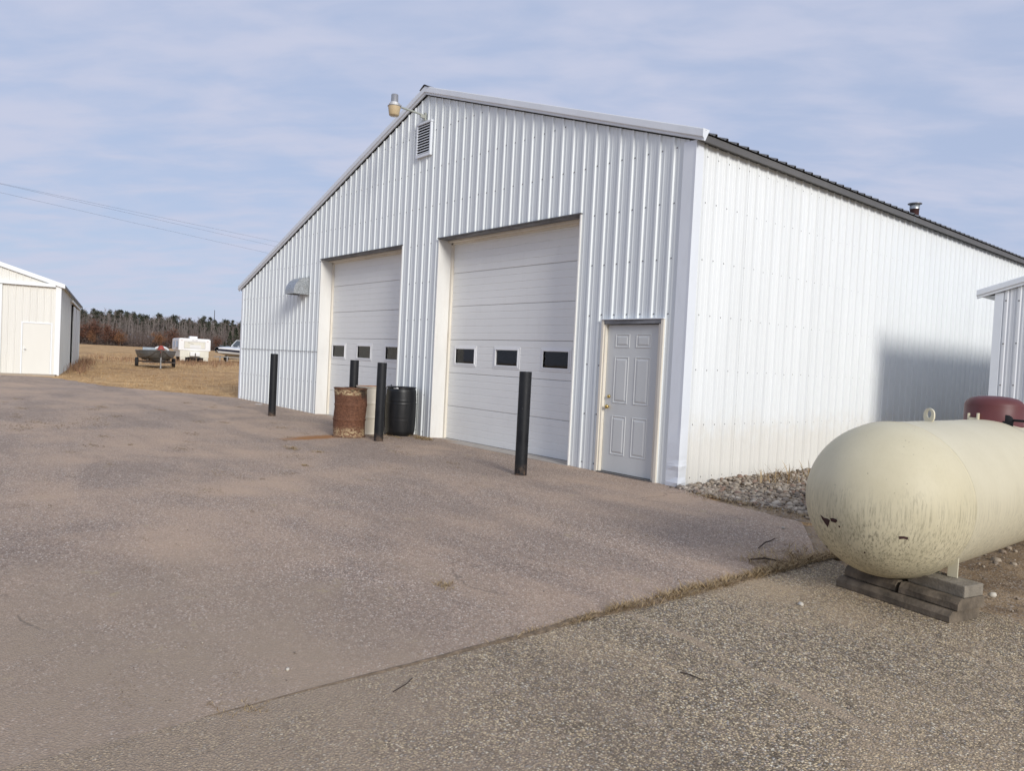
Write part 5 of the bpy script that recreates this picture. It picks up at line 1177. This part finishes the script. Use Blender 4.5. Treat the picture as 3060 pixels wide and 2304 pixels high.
# ---------------------------------------------------------------- woods
def rv(r, s): return Vector((r.gauss(0, s), r.gauss(0, s), r.gauss(0, s)))
def tris(V, F, c, s, r, flat=1.0):
    a = Vector((r.gauss(0, 1), r.gauss(0, 1), r.gauss(0, 1)*flat)).normalized()*s; b = Vector((r.gauss(0, 1), r.gauss(0, 1), r.gauss(0, 1)*flat)).normalized()*s; k = len(V)
    V += [tuple(c-a*0.5-b*.3), tuple(c+a*0.5-b*.2), tuple(c+b*0.6)]; F.append((k, k+1, k+2))
def pine_mesh(seed):
    r = random.Random(seed); V = []; F = []; H = 10.0; base = r.uniform(3.2, 4.5); lean = r.uniform(-.3, .3)
    for k in range(60):
        t = r.random()**0.8; z = base+(H-base)*t; R0 = (1-t)**0.65*r.uniform(1.6, 2.6)+0.3; g = r.uniform(0, 6.28); L_ = R0*r.uniform(0.55, 1.0)
        tip = Vector((L_*math.cos(g)+lean*t, L_*math.sin(g), z+0.15*L_))
        for j in range(15):
            f = r.random()**0.6; c = Vector((tip.x*f, tip.y*f, z+(tip.z-z)*f))+rv(r, 0.24); tris(V, F, c, r.uniform(0.28, 0.55), r, 0.6)
    for j in range(20): tris(V, F, Vector((lean, 0, H-r.random()*0.8))+rv(r, 0.12), 0.35, r)
    tm = MB().tube([(0, 0, -0.2), (0.03, 0, 4), (lean*.6, 0, 8), (lean, 0, H)], [0.17, 0.13, 0.07, 0.02], 6).mesh('trunk'); tm.materials.append(M['bark'])
    return fastmesh('crown', V, F, M['pine']), tm
def spruce_mesh(seed):
    r = random.Random(seed); V = []; F = []; H = 6.0
    for k in range(60):
        t = k/60; z = 0.4+(H-0.4)*t; R0 = (1-t)*1.55+0.1
        for j in range(12):
            g = r.uniform(0, 6.28); f = r.random()**0.5; tris(V, F, Vector((R0*f*math.cos(g), R0*f*math.sin(g), z-0.25*f))+rv(r, 0.08), r.uniform(0.2, 0.4), r, 0.5)
    tm = MB().tube([(0, 0, -0.2), (0, 0, H*0.9)], [0.12, 0.02], 6).mesh('trunk'); tm.materials.append(M['bark']); return fastmesh('crown', V, F, M['spruce']), tm
def bare_mesh(seed, mat):
    r = random.Random(seed); H = 8.5; V = []; F = []; tb = MB(); x = y = 0.0; P = [Vector((0, 0, -0.2))]
    for i in range(1, 8): x += r.gauss(0, .12); y += r.gauss(0, .12); P.append(Vector((x, y, H*i/7)))
    tb.tube(P, [0.12-0.014*i for i in range(8)], 5, smooth=True)
    def seg(a, b, w_):
        d = (b-a).normalized(); s = d.cross(Vector((r.gauss(0, 1), r.gauss(0, 1), 0.2))).normalized()*w_; k = len(V); V.extend([tuple(a-s), tuple(a+s), tuple(b)]); F.append((k, k+1, k+2))
    for k in range(26):
        t = r.uniform(0.30, 0.98); i = min(int(t*7), 6); f = t*7-i; a = P[i]*(1-f)+P[i+1]*f; g = r.uniform(0, 6.28); L_ = r.uniform(0.9, 2.0)*(1.15-t*0.7); el = r.uniform(0.7, 1.2)
        b = a+Vector((math.cos(g)*math.cos(el), math.sin(g)*math.cos(el), math.sin(el)))*L_; tb.tube([a, (a+b)/2+rv(r, .05), b], [0.034, 0.024, 0.010], 3, False)
        for q in range(9):
            h_ = r.uniform(0.2, 1.0); c = a+(b-a)*h_; seg(c, c+Vector((r.gauss(0, .35), r.gauss(0, .35), r.uniform(0.15, 0.7))), 0.014)
    tm = tb.mesh('trunk'); tm.materials.append(mat); return fastmesh('crown', V, F, M['twig']), tm
def oak_mesh(seed, mat):
    r = random.Random(seed); V = []; F = []; H = 7.0; tb = MB().tube([(0, 0, -0.2), (0.1, 0, 1.2), (0.0, 0.1, 3.2), (0.1, 0, 5.5)], [0.22, 0.18, 0.12, 0.04], 6)
    cl_ = []
    for k in range(22):
        g = r.uniform(0, 6.28); el = r.uniform(-0.1, 1.4); L_ = r.uniform(1.2, 2.7); a = Vector((0, 0, r.uniform(1.2, 4.0))); b = a+Vector((math.cos(g)*math.cos(el)*L_, math.sin(g)*math.cos(el)*L_, math.sin(el)*L_*1.05)); tb.tube([a, (a+b)/2+rv(r, .15), b], [0.07, 0.045, 0.015], 4, False); cl_.append(b); cl_.append((a+b*2)/3)
    for c in cl_:
        for j in range(34): tris(V, F, c+rv(r, 0.45), r.uniform(0.16, 0.34), r)
    tm = tb.mesh('trunk'); tm.materials.append(M['bark']); return fastmesh('crown', V, F, mat), tm
PV = [pine_mesh(100+i) for i in range(7)]; BV = [bare_mesh(200+i, M['barkpale'] if i % 3 else M['barkgrey']) for i in range(8)]
OV = [oak_mesh(300+i, M['oakleaf']) for i in range(4)]+[oak_mesh(320, M['oaklight']), oak_mesh(321, M['oaklight'])]; SV = [spruce_mesh(400), spruce_mesh(401)]
VD = Vector((-math.sin(0.877), math.cos(0.877))); VR = Vector((math.cos(0.877), math.sin(0.877)))
def far_pt(px, depth):   # bearing of a photo column, laid out as a real distance on the ground
    q = CAM.xy+VD*depth+VR*((px-1530)/2209.95*depth); return q.x, q.y
def plant(name, var, px, depth, sc_, lab, cat, group, szz=1.0):
    x, y = far_pt(px, depth); t = thing(name, lab, cat, (x, y, tz(x, y)-0.05), random.uniform(0, 6.28), group); cr, tm = var
    t.scale = (sc_, sc_, sc_*szz); put('crown', cr, t); put('trunk', tm, t); return t
rr = random.Random(77)
for k in range(140):
    px = 190+570*(k+rr.uniform(-.5, .5))/140; d = rr.uniform(262, 300); topn = 1.30-0.16*(px-235)/485
    plant('pine_tree', rr.choice(PV), px, d, topn*rr.uniform(0.76, 1.08)*d/275*0.95, 'tall dark green pine in the ridge of pines behind the bare trees', 'pine tree', 'pines behind the bare trees')
for k in range(170):
    px = 190+570*(k+rr.uniform(-.5, .5))/170; d = rr.uniform(232, 262); topn = 1.16-0.12*(px-235)/485
    plant('bare_tree', rr.choice(BV), px, d, topn*rr.uniform(0.72, 1.10)*d/245, 'leafless pale-barked tree standing in the wood beyond the field', 'bare tree', 'bare trees beyond the field', rr.uniform(0.95, 1.1))
for (px, d, s, v, lab) in ((232, 224, 1.10, 0, 'rusty oak half hidden by the cream shed'), (262, 226, 1.16, 1, 'broad rust-red oak right of the cream shed, tallest of the oaks'), (285, 228, 1.22, 2, 'dark rust oak behind the tallest oak'), (318, 224, 0.98, 3, 'round rust oak, second to last of the left oak group'), (338, 226, 1.0, 0, 'rust oak in the middle of the left oak group'), (355, 222, 0.78, 4, 'small orange-brown oak closing the left oak group on the right'), (270, 220, 0.62, 5, 'small pale orange oak at the front of the left oak group'),
                           (468, 222, 0.86, 4, 'orange-brown oak standing above the aluminium boat'), (510, 226, 1.02, 1, 'tall narrow rust oak between the boat and the camper'), (532, 222, 0.60, 2, 'low rust oak just left of the camper'), (575, 230, 0.72, 3, 'rust oak showing over the camper roof'), (600, 228, 0.62, 0, 'low rust oak behind the camper roof unit'), (645, 226, 0.72, 1, 'rust oak just right of the camper')):
    plant('oak_tree', OV[v], px, d, s, lab, 'oak tree', 'rusty oaks at the field edge')
plant('spruce_tree', SV[0], 682, 215, 1.02, 'dark green spruce above the cabin boat bow', 'spruce', 'young spruces at the field edge')
plant('spruce_tree', SV[1], 700, 218, 1.22, 'taller dark green spruce beside the garage wall', 'spruce', 'young spruces at the field edge')
plant('spruce_tree', SV[0], 666, 214, 0.50, 'smallest dark spruce left of the other two', 'spruce', 'young spruces at the field edge')
# undergrowth: a mass nobody could count
V = []; F = []; r = random.Random(9)
for k in range(26000):
    px = r.uniform(180, 770); d = 226+r.random()**1.3*50; x, y = far_pt(px, d); z = tz(x, y)-0.1; h = r.uniform(0.8, 2.6) if r.random() < 0.6 else r.uniform(2.5, 6.5)
    a = r.uniform(0, 6.28); w_ = r.uniform(0.02, 0.05); lx, ly = r.gauss(0, .35), r.gauss(0, .35); k_ = len(V)
    V += [(x-w_*VR.x, y-w_*VR.y, z), (x+w_*VR.x, y+w_*VR.y, z), (x+lx, y+ly, z+h)]; F.append((k_, k_+1, k_+2))
for k in range(9000):
    px = r.uniform(180, 770); d = 224+r.random()*10; x, y = far_pt(px, d); tris(V, F, Vector((x, y, tz(x, y)+r.random()**1.5*1.8)), r.uniform(0.2, 0.5), r)
tag(put('undergrowth', fastmesh('undergrowth', V, F, M['brush'])), 'grey-brown brush and saplings filling the foot of the wood', 'brush', kind='stuff')
